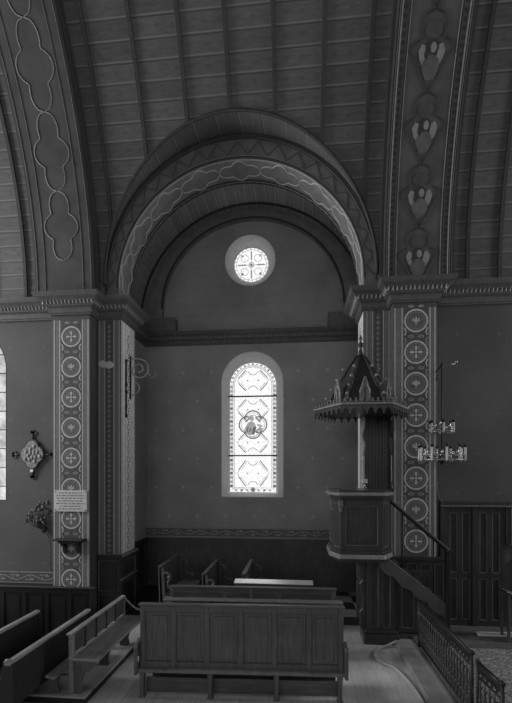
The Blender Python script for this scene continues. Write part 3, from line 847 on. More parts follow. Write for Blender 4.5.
def frieze(nm, x0, x1, z0, z1, y):
    mb = MB(); mb.M = Matrix.Translation((0, y, 0))
    mb.box(x0, x1, -.012, 0, z0, z1, 0 if 'left' not in nm else 3)
    for zz in (z0 + .012, z1 - .012): mb.flat([(x0, zz - .008), (x1, zz - .008), (x1, zz + .008), (x0, zz + .008)], 1, .014)
    h = z1 - z0; zc_ = (z0 + z1) / 2; Lw = h * 2.6
    n_ = int((x1 - x0) / Lw * 16)
    mb.stroke([(x0 + (x1 - x0) * k / n_, zc_ + h * .2 * sin(2 * PI * k / 16)) for k in range(n_ + 1)], h * .07, 1, .015)
    k = 0
    while x0 + (k + 1) * Lw / 2 < x1:
        xx = x0 + (k + .5) * Lw / 2; s_ = -1 if k % 2 else 1
        mb.ring(xx, zc_ - s_ * h * .06, h * .13, h * .19, 1, .016, 12, PI * (0 if s_ < 0 else 1), PI * (1.5 if s_ < 0 else 2.5))
        mb.ell(xx + h * .30, zc_ - s_ * h * .16, h * .18, h * .08, 1, .016, s_ * .5, 8); mb.ell(xx - h * .28, zc_ - s_ * h * .2, h * .14, h * .06, 2, .016, -s_ * .6, 8)
        k += 1
    struct(mb, nm, ['stone', 'paint_motif' if 'left' in nm else 'paint_light', 'paint_mid', 'stone_dark'])
frieze('trim_frieze_back', CL, CR, 1.09, 1.30, B)
frieze('trim_frieze_left', XW0, -4.07, .585, .79, W)
frieze('trim_frieze_right', 3.32, XW1, 1.16, 1.37, W)
mb = MB()                                             # moulded frame over the door that runs on along the wainscot
mb.box(2.20, 3.25, W - .08, W, 1.98, 2.04); mb.box(2.20, 3.25, W - .10, W, 1.962, 1.985, 1)
mb.box(3.17, 3.25, W - .07, W, 1.40, 1.98); mb.box(3.245, 3.26, W - .08, W, 1.38, 2.0, 1); mb.box(3.22, XW1, W - .05, W, 1.37, 1.40, 1)
mb.box(2.20, 2.27, W - .08, W, .12, 1.98)
mb.tube([(2.16, W - .02, 2.34), (2.165, W - .02, 2.18), (2.19, W - .02, 2.08), (2.25, W - .02, 2.03)], .014, 6, 0)
struct(mb, 'trim_door_frame', ['wood_door', 'wood_edge'], bevel=.004)
dr = bpy.data.objects.new('door_1', None); C.objects.link(dr); dr.location = (2.27, W, .12); dr['kind'] = 'structure'
for a, b in ((2.275, 2.72), (2.72, 3.165)):
    mb = MB(); panelled(mb, a, b, .12, 1.96, W - .05, 2, [0, .42, 1], .05, .075, 0, 1); struct(mb, 'door_leaf', ['wood_door', 'wood_highlight'], dr)
struct(MB().box(2.675, 2.765, W - .075, W - .05, .12, 1.96), 'meeting_stile', 'wood_door', dr, .006)

# ------------------------------------------------------------------ pulpit
pt = thing('pulpit', 'tall carved dark oak pulpit with spired sounding board and stair against the painted pier', 'pulpit', (.90, 6.35, 0))
PX, PY = .845, 6.28
def octo(e):                                          # chamfered tub outline, pushed out by e
    a, c_ = .275, .135
    x0, x1, y0 = PX - a - c_ + .04 - e * .75, PX + a + c_ + e * .6, 5.85 - e
    k = .414 * e
    return [(PX - a - k, y0), (PX + a + k, y0), (x1, 6.05 - k), (x1, 6.62), (x0, 6.62), (x0, 6.05 - k)]
mb = MB().prism(octo(-.03), 1.37, 2.15, 'z'); tub = mb.build('tub', ['wood_pulpit'], pt)
def tubface(p, q, ny=(0, 1), npan=1):
    d = math.hypot(q[0] - p[0], q[1] - p[1]); mb = MB()
    mb.M = Matrix.Translation((p[0], p[1], 0)) @ Matrix.Rotation(math.atan2(q[1] - p[1], q[0] - p[0]), 4, 'Z')
    panelled(mb, 0, d, 1.44, 2.12, 0, npan, [0, 1], .035, .06 if d > .3 else .035, 0, 1); return mb
o8 = octo(0)
for i, j in ((5, 0), (0, 1), (1, 2), (2, 3), (4, 5)):
    tubface(o8[i], o8[j]).build('panel', ['wood_pulpit', 'wood_edge'], tub, .003)
def band(levels, nm, parent, mats, matf=None):
    mb = MB()
    for (e, z0, z1, m_) in levels: mb.loft(octo(e), z0, octo(e - .028 * (m_ == 1)), z1, m_)
    return mb.build(nm, mats, parent, .008)
band([(.02, 2.12, 2.15, 0), (.05, 2.15, 2.185, 0), (.085, 2.185, 2.23, 1), (.05, 2.23, 2.255, 0)], 'book_rail', pt, ['wood_pulpit', 'gloss_edge'])
band([(.03, 1.40, 1.44, 0), (.07, 1.345, 1.40, 1), (.03, 1.315, 1.345, 0), (-.02, 1.285, 1.315, 0)], 'base_moulding', pt, ['wood_pulpit', 'gloss_edge'])
for p in (o8[5], o8[0]):
    MB().box(p[0] - .03, p[0] + .03, p[1] - .03, p[1] + .03, 2.03, 2.12).box(p[0] - .02, p[0] + .02, p[1] - .02, p[1] + .02, 1.96, 2.03).build('corner_bracket', 'wood_edge', pt, .006)
mb = MB(); panelled(mb, 1.00, 1.40, .16, 1.30, 6.42, 2, [0, 1], .04, .06, 0, 1); panelled(mb, 1.46, 1.95, .16, 1.05, 6.46, 2, [0, 1], .03, .05, 0, 1)
mb.box(1.00, 1.40, 6.44, 6.78, 0, 1.30); mb.box(1.40, 1.97, 6.48, 6.74, 0, 1.02)
ped = mb.build('pedestal', ['wood_pulpit', 'wood_edge'], pt, .004)
mb = MB().box(.95, 1.46, 6.35, 6.78, 0, .15); mb.box(.97, 1.44, 6.38, 6.76, .15, .19); mb.box(1.44, 1.99, 6.42, 6.74, 0, .14); mb.build('plinth', 'wood_pulpit', ped, .01)
mb = MB(); mb.M = Matrix.Translation((0, 6.55, 0))    # scrolled corbel on the free side of the pedestal
mb.prism([(1.0, 1.30), (.74, 1.30), (.76, 1.24), (.84, 1.20), (.90, 1.10), (.91, .98), (.95, .90), (.90, .84), (.93, .78), (.96, .62), (.95, .48), (.90, .42), (.93, .34), (.91, .22), (.95, .18), (1.0, .18)], -.06, .06)
mb.build('corbel', 'wood_pulpit', ped, .008)
mb = MB(); mb.M = Matrix.Translation((0, 6.40, 0))
mb.tube([(.88, -.02, 1.22), (.88, .06, 1.22)], .022, 8)
mb.build('corbel_boss', 'wood_edge', ped)
# back board with scalloped cheek
mb = MB(); panelled(mb, 1.01, 1.42, 2.20, 3.40, 6.94, 4, [0, 1], .03, .04, 0, 1); mb.box(1.01, 1.42, 6.965, 7.035, 1.30, 3.45)
mb.build('back_board', ['wood_pulpit', 'wood_edge'], pt)
prof = [(7.03, 2.24), (6.62, 2.24), (6.62, 2.30), (6.68, 2.36), (6.70, 2.75), (6.66, 2.83), (6.64, 2.90), (6.70, 2.97), (6.78, 3.0), (6.80, 3.06), (6.74, 3.10), (6.66, 3.16), (6.63, 3.26), (6.66, 3.36), (6.74, 3.42), (7.03, 3.42)]
MB().prism(prof, .985, 1.015, 'x').build('cheek', 'rail_bright', pt, .004)  # paler than its twin, coloured as if lit from the entrance end
MB().prism(prof, 1.41, 1.44, 'x').build('cheek', 'wood_pulpit', pt, .004)
# sounding board
HX, HY, HR = .905, 6.35, .665
def hexa(r, cx=HX, cy=HY): return [(cx + r * cos(k * PI / 3), cy + r * sin(k * PI / 3)) for k in range(6)]
mb = MB().prism(hexa(HR - .03), 3.35, 3.40, 'z'); mb.prism(hexa(HR), 3.375, 3.43, 'z', 0); mb.prism(hexa(HR - .05), 3.43, 3.455, 'z')
snd = mb.build('sounding_board', ['wood_pulpit'], pt, .01)
MB().prism(hexa(HR + .012), 3.395, 3.418, 'z').build('fascia_moulding', 'rail_bright', snd, .004)  # pale strip imitates light catching the rim
def edgepts(r, per):
    h = hexa(r); out = []
    for k in range(6):
        a, b = h[k], h[(k + 1) % 6]
        for j in range(per): out.append((a[0] + (b[0] - a[0]) * (j + .5) / per, a[1] + (b[1] - a[1]) * (j + .5) / per, math.atan2(b[1] - a[1], b[0] - a[0])))
    return out
for x, y, a in edgepts(HR - .01, 6):                  # lobed pendant fringe
    mb = MB(); mb.M = Matrix.Translation((x, y, 0)) @ Matrix.Rotation(a, 4, 'Z')
    mb.prism([(-.055, 3.38), (.055, 3.38), (.055, 3.27), (.045, 3.285), (.036, 3.325), (.018, 3.345), (0, 3.35), (-.018, 3.345), (-.036, 3.325), (-.045, 3.285), (-.055, 3.27)], -.01, .01)
    mb.build('pendant', 'wood_pulpit', snd)
for k in range(6):                                    # little crest along each side
    h_ = hexa(HR - .02); a_, b_ = Vector(h_[k]), Vector(h_[(k + 1) % 6]); Lk = (b_ - a_).length
    mb = MB(); mb.M = Matrix.Translation((a_.x, a_.y, 0)) @ Matrix.Rotation(math.atan2((b_ - a_).y, (b_ - a_).x), 4, 'Z')
    pr_ = [(0, 3.43)]
    for j in range(9):
        c_ = Lk * (j + .5) / 9; pr_ += [(c_ - .026, 3.438), (c_ - .010, 3.446), (c_ - .016, 3.47), (c_, 3.49), (c_ + .016, 3.47), (c_ + .010, 3.446), (c_ + .026, 3.438)]
    pr_.append((Lk, 3.43)); mb.prism(pr_, -.012, .012); mb.build('cresting', 'wood_edge', snd)

# spire: six leaning ribs with crockets, boarded sides and little gables
z0, z1 = 3.45, 4.18
def spx(r, k, z): return Vector((HX + r * cos(k * PI / 3), HY + r * sin(k * PI / 3), z))
spv = []
prs = [(.46, z0), (.385, 3.62), (.26, 3.84), (.13, 4.06), (.04, z1)]
mb = MB(); vs = [tuple(spx(r, k, z)) for r, z in prs for k in range(6)]
mb._add(vs, [(6 * i + k, 6 * i + (k + 1) % 6, 6 * i + 6 + (k + 1) % 6, 6 * i + 6 + k) for i in range(len(prs) - 1) for k in range(6)] + [tuple(range(24, 30))])
spire = mb.build('spire', 'wood_pulpit', pt)
for k in range(6):
    mb = MB().tube([spx(r + .012, k, z) for r, z in prs], .018, 6)
    rb = mb.build('spire_rib', 'wood_pulpit', spire)
    for r, z in ((.43, 3.54), (.36, 3.67), (.28, 3.81), (.19, 3.96)):
        MB().ball(spx(r + .06, k, z + .03), .022, 0, 6).tube([spx(r - .01, k, z), spx(r + .06, k, z + .03)], .008, 5).build('crocket', 'rail_bright', rb)
for k in range(6):
    a = (k + .5) * PI / 3
    mb = MB(); mb.M = Matrix.Translation((HX + .385 * cos(a), HY + .385 * sin(a), 0)) @ Matrix.Rotation(a + PI / 2, 4, 'Z')
    mb.prism([(-.055, 3.45), (-.055, 3.60), (0, 3.78), (.055, 3.60), (.055, 3.45)], -.012, .05, 'y', 1)
    for s_ in (-1, 1): mb.tube([(s_ * .062, -.015, 3.45), (s_ * .062, -.015, 3.61), (0, -.015, 3.80)], .012, 5, 2)
    mb.tube([(0, -.015, 3.45), (0, -.015, 3.66)], .009, 5, 0)
    mb.build('gable', ['wood_pulpit', 'wood_pale', 'rail_bright'], spire)
MB().lathe([(.045, 0), (.06, .02), (.03, .05), (.022, .12), (.05, .15), (.05, .17), (.02, .19), (.014, .22), (.03, .25), (.012, .28), (.004, .31)], (HX, HY, z1), 10).build('finial', 'wood_pulpit', spire)
# stair with wavy string, handrail, newel
ax, az, bx, bz = 1.12, 1.30, 2.02, .60
mb = MB(); top, bot = [], []
for k in range(25):
    t = k / 24; x = ax + (bx - ax) * t; z = az + (bz - az) * t
    top.append((x, z + .10)); bot.append((x, z - .12 - .055 * abs(sin(PI * 4.0 * t + .3)) + .03))
mb.prism(top + bot[::-1], 6.12, 6.155); mb.build('stair_string', ['wood_y'], pt, .004)
for k in range(5):
    x0 = ax + .10 + k * .16; zt = 1.22 - k * .125
    MB().box(x0, x0 + .19, 6.156, 6.42, zt - .03, zt).box(x0, x0 + .02, 6.156, 6.42, zt - .12, zt - .03).build('stair_tread', 'wood_pulpit', pt)
MB().tube([(1.22, 6.135, 2.17), (1.30, 6.135, 2.08), (2.03, 6.135, 1.44), (2.07, 6.135, 1.42)], .028, 8).build('handrail', 'wood_black', pt)
for x in (1.44, 1.86): MB().tube([(x, 6.135, 1.27 - (x - 1.16) * .78 + .08), (x, 6.135, 2.08 - (x - 1.30) * .87)], .010, 6).build('baluster', 'iron', pt)
MB().box(2.015, 2.075, 6.10, 6.17, .12, 1.40).box(2.005, 2.085, 6.09, 6.18, 1.40, 1.43).build('newel_post', 'wood_black', pt, .005)
lp = thing('book_stand', 'small turned metal stand on the pulpit rail beside the back board', 'stand', (.985, 6.50, 2.258))
mb = MB().lathe([(.035, 0), (.035, .01), (.012, .02), (.010, .07), (.02, .08), (.02, .09), (.008, .10), (.008, .15)], (.985, 6.5, 2.258), 10); mb.build('stem', 'metal', lp)
MB().box(.945, 1.025, 6.485, 6.515, 2.33, 2.40).build('plate', 'brass', lp, .004)

# ------------------------------------------------------------------ pews in the middle
def pew_front():
    t = thing('panelled_pew', 'wide dark oak pew seen from behind, its six tall panels above a low ledge', 'pew')
    L = 2.27; x0, x1 = -L / 2, L / 2
    mb = MB(); panelled(mb, x0 + .01, x1 - .01, .32, 1.01, 0, 6, [0, 1], .04, .055, 0, 1); mb.build('back', ['wood', 'wood'], t, .003)
    MB().box(x0 - .005, x1 + .005, -.02, .055, 1.01, 1.035).build('top_rail', 'wood_h', t, .008)
    MB().box(x0 - .005, x1 + .005, -.055, .04, .285, .325).build('ledge', 'wood_edge', t, .008)
    for x in (x0 + .04, x0 + .80, x0 + 1.53, x1 - .05):
        MB().prism([(x - .03, .285), (x + .03, .285), (x + .022, .16), (x + .022, .04), (x + .035, 0), (x - .035, 0), (x - .022, .04), (x - .022, .16)], -.035, .03).build('leg', 'wood', t, .004)
    MB().box(x0 + .03, x1 - .03, .06, .40, .27, .30).build('seat', 'wood_h', t, .006)
    MB().box(x0 + .05, x1 - .05, .34, .37, .0, .27).build('seat_front', 'wood_h', t, .004)
    MB().box(x0 + .05, x1 - .05, .12, .28, .06, .085).box(x0 + .05, x1 - .05, .10, .12, .0, .17).build('foot_board', 'wood_h', t, .004)
    for s_ in (-1, 1):
        x = s_ * (L / 2 + .012)
        prof = [(.05, .27), (-.09, .27), (-.10, .52), (-.11, .58), (-.08, .62), (-.03, .60), (.05, .64)]
        MB().prism(prof, x - .018, x + .018, 'x').build('arm', 'wood', t, .006)
    MB().box(x0 - .002, x0 + .02, -.075, -.06, .42, .48).build('latch', 'brass', t)
    return t
p1 = pew_front(); p1.location = (-.63, 4.70, 0); p1.rotation_euler = (0, 0, rad(2.6))
t = thing('low_backed_pew', 'lower oak pew back with a narrow book ledge, right behind the wide six-panel pew', 'pew')
mb = MB(); panelled(mb, -1.12, 1.10, .25, .93, 0, 3, [0, 1], .04, .06, 0, 0); mb.build('back', ['wood_h'], t, .003)
MB().box(-1.13, 1.11, -.015, .055, .93, .955).build('top_rail', 'wood_h', t, .006)
MB().box(-1.20, 1.18, -.14, .0, .785, .805).build('book_ledge', 'wood_edge', t, .006)
for x in (-1.10, -.02, 1.07): MB().prism([(-.02, 0), (.32, 0), (.32, .42), (.06, .46), (.04, .92), (-.02, .92)], x - .02, x + .02, 'x').build('end_panel', 'wood', t, .005)
MB().box(-1.08, 1.06, .05, .33, .42, .45).build('seat', 'wood_h', t, .006)
t.location = (-.60, 5.74, 0); t.rotation_euler = (0, 0, rad(1.5))
t = thing('long_narrow_table', 'long narrow sloping desk with a shining white top between the pews under the window', 'desk', (-.35, 6.20, 0))
mb = MB(); mb.M = Matrix.Translation((0, 6.13, .892)) @ Matrix.Rotation(rad(11), 4, 'X'); mb.box(-.92, .215, 0, .145, 0, .014)
mb.build('desk_top', 'polished', t, .003)
MB().prism([(6.14, .80), (6.26, .80), (6.26, .912), (6.14, .890)], -.90, .19, 'x').build('apron', 'wood_h', t, .004)
for x in (-.86, .15):
    for y in (6.155, 6.245): MB().box(x - .02, x + .02, y - .014, y + .014, 0, .80).build('leg', 'wood', t, .004)

# pews in the chapel that face the choir, seen end on
def side_pew(label):
    t = thing('scroll_ended_pew', label, 'pew', (0, 0, 0), 'end-on pews under the chapel window')
    L = 1.10
    mb = MB(); mb.prism([(-.03, .10), (.03, .10), (-.02, .90), (-.055, .90)], 0, L); mb.build('back', 'wood_y', t, .006)
    MB().box(-.07, 0, -.015, L, .90, .925).build('top_rail', 'wood_y', t, .006)
    MB().box(.0, .38, .03, L, .42, .45).build('seat', 'wood_pale', t, .006)
    for y in (0, L - .04):
        mb = MB(); mb.prism([(-.06, 0), (.36, 0), (.36, .05), (.32, .10), (.33, .38), (.30, .44), (.06, .46), (.04, .60), (.03, .90), (-.07, .90), (-.055, .5)], y, y + .04)
        e = mb.build('end_panel', 'wood', t, .006)
        pts = [(.0, y + .02, .80), (.06, y + .02, .82), (.12, y + .02, .79), (.13, y + .02, .72), (.09, y + .02, .67), (.10, y + .02, .60), (.17, y + .02, .56), (.23, y + .02, .58), (.25, y + .02, .52), (.21, y + .02, .46), (.16, y + .02, .47)]
        ar = MB().tube(pts, [.024, .022, .02, .03, .02, .024, .026, .024, .028, .022, .016], 8).ball((.11, y + .02, .74), .035).ball((.22, y + .02, .55), .035).build('armrest', 'wood', e)
    return t
lab = ['oak pew end with scrolled armrest standing nearest the pier with the two oval plates', 'oak pew end with scrolled armrest, middle one of three under the chapel window', 'oak pew end half hidden behind the bright white tabletop']
p0 = side_pew(lab[0])
for i, (x, y, zs_) in enumerate(((-2.20, 6.82, 1.05), (-1.42, 6.58, 1.0), (-.80, 6.62, 1.0))):
    o = p0 if i == 0 else copy_tree(p0)
    o.location = (x, y, 0); o['label'] = lab[i]; o.scale = (1, 1, zs_)

# ------------------------------------------------------------------ pews at the side of the nave
pl = [('dark pew back with a pale top rail, next to the open-backed bench', -2.76, 3.86, 5.46), ('dark pew back behind the pale-railed pew, half in shadow', -3.40, 3.75, 5.42), ('dark pew back cut by the picture edge under the nave window', -4.02, 3.75, 5.40)]
def nave_pew(label, L):
    t = thing('nave_pew', label, 'pew', (0, 0, 0), 'plain pews under the nave window')
    MB().box(-.02, .02, .03, L - .02, .12, .56).build('back', 'wood_black', t, .004)
    MB().box(-.032, .032, -.02, L, .56, .60).build('top_rail', 'rail_bright', t, .010)
    MB().box(-.40, -.02, .03, L - .03, .29, .32).build('seat', 'wood_black', t, .006)
    for y in (0, L - .05):
        mb = MB().prism([(-.42, 0), (.04, 0), (.045, .56), (-.05, .60), (-.08, .42), (-.40, .36)], y, y + .05); mb.build('end_panel', 'wood_black', t, .006)
    MB().ball((0, .0, .60), (.035, .03, .025), 0, 8).build('knob', 'wood_pale', t)
    return t
pp = nave_pew(pl[0][0], 1.6)
for i, (lb, x, ya, yb) in enumerate(pl):
    o = pp if i == 0 else copy_tree(pp)
    o['label'] = lb; o.location = (x, ya, .09)
t = thing('kneeling_board', 'low worn kneeling board on feet between the pale-railed pew and the open-backed bench', 'kneeler', (-2.60, 4.75, .09))
MB().prism([(-2.70, .295), (-2.59, .28), (-2.59, .302), (-2.70, .317)], 4.36, 4.98).build('board', 'rail_bright', t, .004)
for y in (4.48, 4.88): MB().prism([(-2.70, .09), (-2.59, .09), (-2.615, .16), (-2.605, .284), (-2.685, .295), (-2.675, .16)], y - .02, y + .02).build('foot', 'wood', t)
t = thing('panelled_screen', 'low dark boarded screen standing behind the side pews, below the inscribed plaque', 'screen', (-3.8, 5.60, .09))
mb = MB(); panelled(mb, -5.4, -2.78, .09, .90, 5.60, 8, [0, 1], .03, .05, 0, 0); mb.build('panelling', 'wood_black', t)
MB().box(-5.42, -2.76, 5.585, 5.645, .90, .925).build('cap', 'wood_black', t, .006)
MB().box(-2.80, -2.745, 5.58, 5.65, .09, .93).build('post', 'wood_black', t, .006)
# open-backed bench
t = thing('open_backed_bench', 'open-backed wooden bench with worn seat and beaded far arm on the boarded plinth', 'bench', (-2.35, 5.15, .09))
BY0, BY1, BX = 4.43, 5.86, -2.45
MB().box(BX - .03, BX + .03, BY0 - .03, BY1, .735, .765).build('top_rail', 'rail_bright', t, .008)
MB().box(BX - .02, BX + .02, BY0, BY1, .46, .50).build('lower_rail', 'rail_bright', t, .004)
n_ = 5
for k in range(n_ + 1):
    y = BY0 + .01 + (BY1 - BY0 - .05) * k / n_
    if k in (0, n_): MB().box(BX - .025, BX + .025, y, y + .045, .09, .735).build('post', 'wood_pale', t, .006)
    else: MB().box(BX - .016, BX + .016, y + .01, y + .04, .50, .735).build('upright', 'wood_black', t, .004)
    if k < n_: MB().box(BX - .008, BX + .008, y + .04, y + (BY1 - BY0) / n_ - .0, .52, .72).build('back_panel', 'wood_y', t)
MB().box(BX - .01, -2.13, BY0 - .01, BY1, .455, .485).build('seat', 'wood_pale', t, .008)
for y in (BY0 + .03, (BY0 + BY1) / 2, BY1 - .10):
    MB().prism([(BX - .02, .09), (-2.35, .09), (-2.335, .12), (-2.35, .20), (-2.31, .32), (-2.23, .36), (-2.19, .40), (-2.17, .455), (BX - .02, .455)], y, y + .04).build('leg', 'wood', t, .006)
pts = [(BX + .02, BY1 - .03, .74), (BX + .07, BY1 - .03, .69), (BX + .12, BY1 - .03, .64), (BX + .19, BY1 - .03, .59), (BX + .25, BY1 - .03, .57), (BX + .31, BY1 - .03, .50)]
mb = MB().tube(pts, .009, 6)
for a, b in zip(pts, pts[1:]):
    for f_ in (.2, .6): mb.ball([a[i] + (b[i] - a[i]) * f_ for i in range(3)], .017, 0, 7)
mb.build('arm', 'rail_bright', t)

# ------------------------------------------------------------------ communion rail
def rail_section(nm, label, xa, ya, xb, yb, z0, z1, nb, gate=False):
    t = thing(nm, label, 'railing', (xa, ya, .12))
    d = Vector((xb - xa, yb - ya, 0)); L = d.length; u = d / L
    def P_(s, z): return (xa + u.x * s, ya + u.y * s, z)
    MB().tube([P_(0, z1), P_(L, z1)], .020, 8).build('top_rail', 'iron', t)
    MB().tube([P_(0, z0 + .05), P_(L, z0 + .05)], .013, 6).build('bottom_rail', 'iron', t)
    MB().tube([P_(0, z1 - .13), P_(L, z1 - .13)], .009, 6).build('middle_rail', 'iron', t)
    for s in (0, L):
        MB().tube([P_(s, .12), P_(s, z1)], .018, 8).ball(P_(s, z1 + .01), .028).build('post', 'iron', t)
    for k in range(nb):
        s = L * (k + .5) / nb
        zt = z1 - .13
        MB().tube([P_(s, z0 + .05), P_(s, z0 + .12), P_(s, (z0 + zt) / 2), P_(s, zt - .06), P_(s, zt)], [.007, .010, .014, .010, .007], 6).ball(P_(s, (z0 + zt) / 2 + .02), .019, 0, 6).build('baluster', 'iron_pale', t)
        w_ = L / nb
        r_ = w_ * .46                                 # S scroll under the hand rail, ring round the foot
        MB().tube([P_(s + r_ * .5 + r_ * .5 * (1 - q / 20) * cos(-PI / 2 + 2.4 * PI * q / 16) - 0, z1 - .065 + .055 * (1 - q / 20) * sin(-PI / 2 + 2.4 * PI * q / 16)) for q in range(16, -1, -1)] + [P_(s - r_ * .5 + r_ * .5 * (1 - q / 20) * cos(-PI / 2 - 2.4 * PI * q / 16), z1 - .065 + .055 * (1 - q / 20) * sin(-PI / 2 - 2.4 * PI * q / 16)) for q in range(17)], .006, 5).build('scroll', 'iron', t)
        MB().tube([P_(s + w_ * .42 * cos(a), z0 + .13 + .05 * sin(a)) for a in [PI * q / 8 for q in range(17)]], .006, 5).build('ring', 'iron_pale', t)
        MB().tube([P_(s + w_ * .5 + w_ * .40 * sin(2 * PI * q / 14), z0 + .20 + (zt - z0 - .26) * q / 14) for q in range(15)], .0065, 5).build('wavy_bar', 'iron', t)
    return t
rail_section('communion_rail', 'long wrought iron communion rail with balusters along the pale stone step', 1.645, 6.05, 1.665, 4.32, .12, .755, 21)
rail_section('rail_gate', 'short lower wrought iron rail gate past the corner post of the long rail', 1.69, 4.24, 1.72, 3.82, .12, .70, 5, True)
mb = MB(); pts = [(1.36, 6.24, .10), (1.27, 6.28, .03), (1.154, 6.215, .018), (1.06, 6.09, .018), (1.02, 5.95, .018), (1.03, 5.84, .018), (1.10, 5.73, .018), (1.23, 5.56, .018), (1.315, 5.19, .018), (1.345, 4.78, .018), (1.345, 4.4, .018)]
def smooth(ps, n=6):
    out = []
    ps = [Vector(p) for p in ps]
    for i in range(len(ps) - 1):
        a, b, c_, d = ps[max(i - 1, 0)], ps[i], ps[i + 1], ps[min(i + 2, len(ps) - 1)]
        for k in range(n):
            q = k / n
            out.append(.5 * ((2 * b) + (c_ - a) * q + (2 * a - 5 * b + 4 * c_ - d) * q * q + (3 * b - a - 3 * c_ + d) * q ** 3))
    out.append(ps[-1]); return out
tag(MB().tube(smooth(pts), .017, 8).build('hose', 'hose'), 'pale hose looping over the floor in front of the pulpit', 'hose')
tag(MB().box(1.80, 4.6, 1.5, 6.03, .12, .135).build('carpet', 'carpet'), 'mottled patterned carpet on the raised floor behind the iron rail', 'carpet')
struct(MB().box(2.60, 4.6, 6.50, 6.64, .12, .15), 'trim_door_step', 'step', bevel=.01)
t = thing('prayer_chair', 'dark low prayer chair with sloping top beside the panelled door', 'chair', (3.05, 6.42, .135))
MB().prism([(2.90, .80), (3.28, .68), (3.29, .71), (2.90, .83)], 6.30, 6.55).build('arm_rest', 'wood', t, .006)
for x, zt in ((2.93, .79), (3.24, .69)):
    for y in (6.32, 6.53): MB().box(x - .018, x + .018, y - .018, y + .018, .135, zt).build('leg', 'wood', t, .004)
MB().box(2.92, 3.25, 6.31, 6.54, .30, .325).build('kneeler', 'wood', t, .004)
MB().box(2.94, 3.23, 6.42, 6.435, .34, .70).build('back_panel', 'wood', t)

# ------------------------------------------------------------------ chandelier and its bracket
HXc, HYc = 2.045, 6.38
t = thing('chandelier_bracket', 'iron wall bracket holding the two-tier chandelier beside the painted pilaster', 'bracket', (2.13, W, 4.03))
MB().tube([(2.13, W, 4.02), (2.10, 6.8, 4.03), (HXc, HYc, 4.03), (HXc - .02, HYc - .06, 4.04)], .013, 6).tube([(2.13, W, 3.80), (2.11, 6.85, 3.86), (2.08, 6.65, 4.02)], .009, 6).build('arm', 'iron', t)
MB().box(2.115, 2.155, W - .015, W, 3.70, 4.10).build('wall_plate', 'iron', t)
MB().tube([(HXc, HYc, 4.03), (HXc + .10, HYc, 4.03), (HXc + .19, HYc, 4.05)], .008, 6).ball((HXc + .20, HYc, 4.07), .022).build('hook', 'metal', t)
t = thing('chandelier', 'two-tier metal chandelier with pale candles hanging beside the painted pilaster', 'chandelier', (HXc, HYc, 2.6))
MB().tube([(HXc, HYc, 4.012), (HXc, HYc, 2.60)], .008, 6).lathe([(.02, 0), (.05, .03), (.03, .08), (.015, .12)], (HXc, HYc, 2.62), 8).ball((HXc, HYc, 3.20), .035).build('stem', 'iron', t)
for R_, z_, n_, h_ in ((.165, 3.07, 6, .17), (.305, 2.67, 10, .22)):
    mb = MB().tube([(HXc + R_ * cos(a), HYc + R_ * sin(a), z_) for a in [2 * PI * k / 24 for k in range(25)]], .010, 6)
    mb.tube([(HXc + R_ * .97 * cos(a), HYc + R_ * .97 * sin(a), z_ + .07) for a in [2 * PI * k / 24 for k in range(25)]], .006, 6)
    for k in range(n_):
        a = 2 * PI * k / n_
        mb.tube([(HXc, HYc, z_ + .12), (HXc + R_ * .4 * cos(a), HYc + R_ * .4 * sin(a), z_ + .03), (HXc + R_ * cos(a), HYc + R_ * sin(a), z_)], .006, 5)
    hp = mb.build('hoop', 'metal', t)
    for k in range(n_):
        a = 2 * PI * (k + .35) / n_; x, y = HXc + R_ * cos(a), HYc + R_ * sin(a)
        MB().lathe([(.010, -.02), (.018, -.012), (.026, 0), (.026, .012), (.016, .016)], (x, y, z_ + h_ - .02), 8).build('drip_pan', 'iron', hp)
        MB().lathe([(.006, -.02), (.016, 0), (.016, h_ - .045)], (x, y, z_), 8).build('candle', 'candle', hp)
    for k in range(n_ * 2):
        a = 2 * PI * (k + .1) / (n_ * 2)
        MB().ball((HXc + R_ * .8 * cos(a), HYc + R_ * .8 * sin(a), z_ + .05 + .03 * (k % 3)), (.020, .020, .034), 0, 6).build('leaf_ornament', 'brass', hp)

# ------------------------------------------------------------------ things on the walls
t = thing('wall_plaque', 'pale rectangular inscribed plaque screwed across the roundels of the pilaster', 'plaque', (-3.74, P, 2.02))
MB().box(-4.025, -3.46, P - .028, P - .008, 1.845, 2.195).build('plate', 'plaque', t, .004)
mb = MB(); mb.M = Matrix.Translation((0, P - .028, 0)); random.seed(3)
for r_ in range(7):
    zz = 2.155 - r_ * .044; wd = [.20, .24, .24, .22, .25, .18, .20][r_]; u = -3.742 - wd
    while u < -3.742 + wd:
        l = random.uniform(.02, .07); mb.flat([(u, zz - .010), (min(u + l, -3.742 + wd), zz - .010), (min(u + l, -3.742 + wd), zz + .008), (u, zz + .008)], 0, .0012); u += l + .016
mb.build('inscription', 'paint_mid', t)
for x in (-4.0, -3.485):
    for z in (1.87, 2.17): MB().tube([(x, P - .034, z), (x, P - .026, z)], .010, 8).build('screw', 'iron', t)
t = thing('wall_shelf', 'small dark carved bracket shelf below the inscribed plaque', 'shelf', (-3.72, P, 1.30))
MB().box(-3.98, -3.46, P - .17, P - .008, 1.375, 1.405).build('board', 'wood_black', t, .008)
MB().box(-3.90, -3.54, P - .14, P - .008, 1.335, 1.375).build('moulding', 'wood_black', t, .006)
for s_ in (-1, 1):
    x = -3.72 + s_ * .12
    MB().prism([(P - .008, 1.335), (P - .13, 1.335), (P - .12, 1.30), (P - .06, 1.27), (P - .05, 1.20), (P - .02, 1.15), (P - .008, 1.15)], x - .03, x + .03, 'x').build('corbel', 'wood_black', t, .006)
t = thing('station_plaque', 'pale quatrefoil relief with four dark lobes beside the bright nave window', 'relief', (-4.54, W, 2.80))
mb = MB(); mb.M = Matrix.Translation((-4.54, W, 2.80))
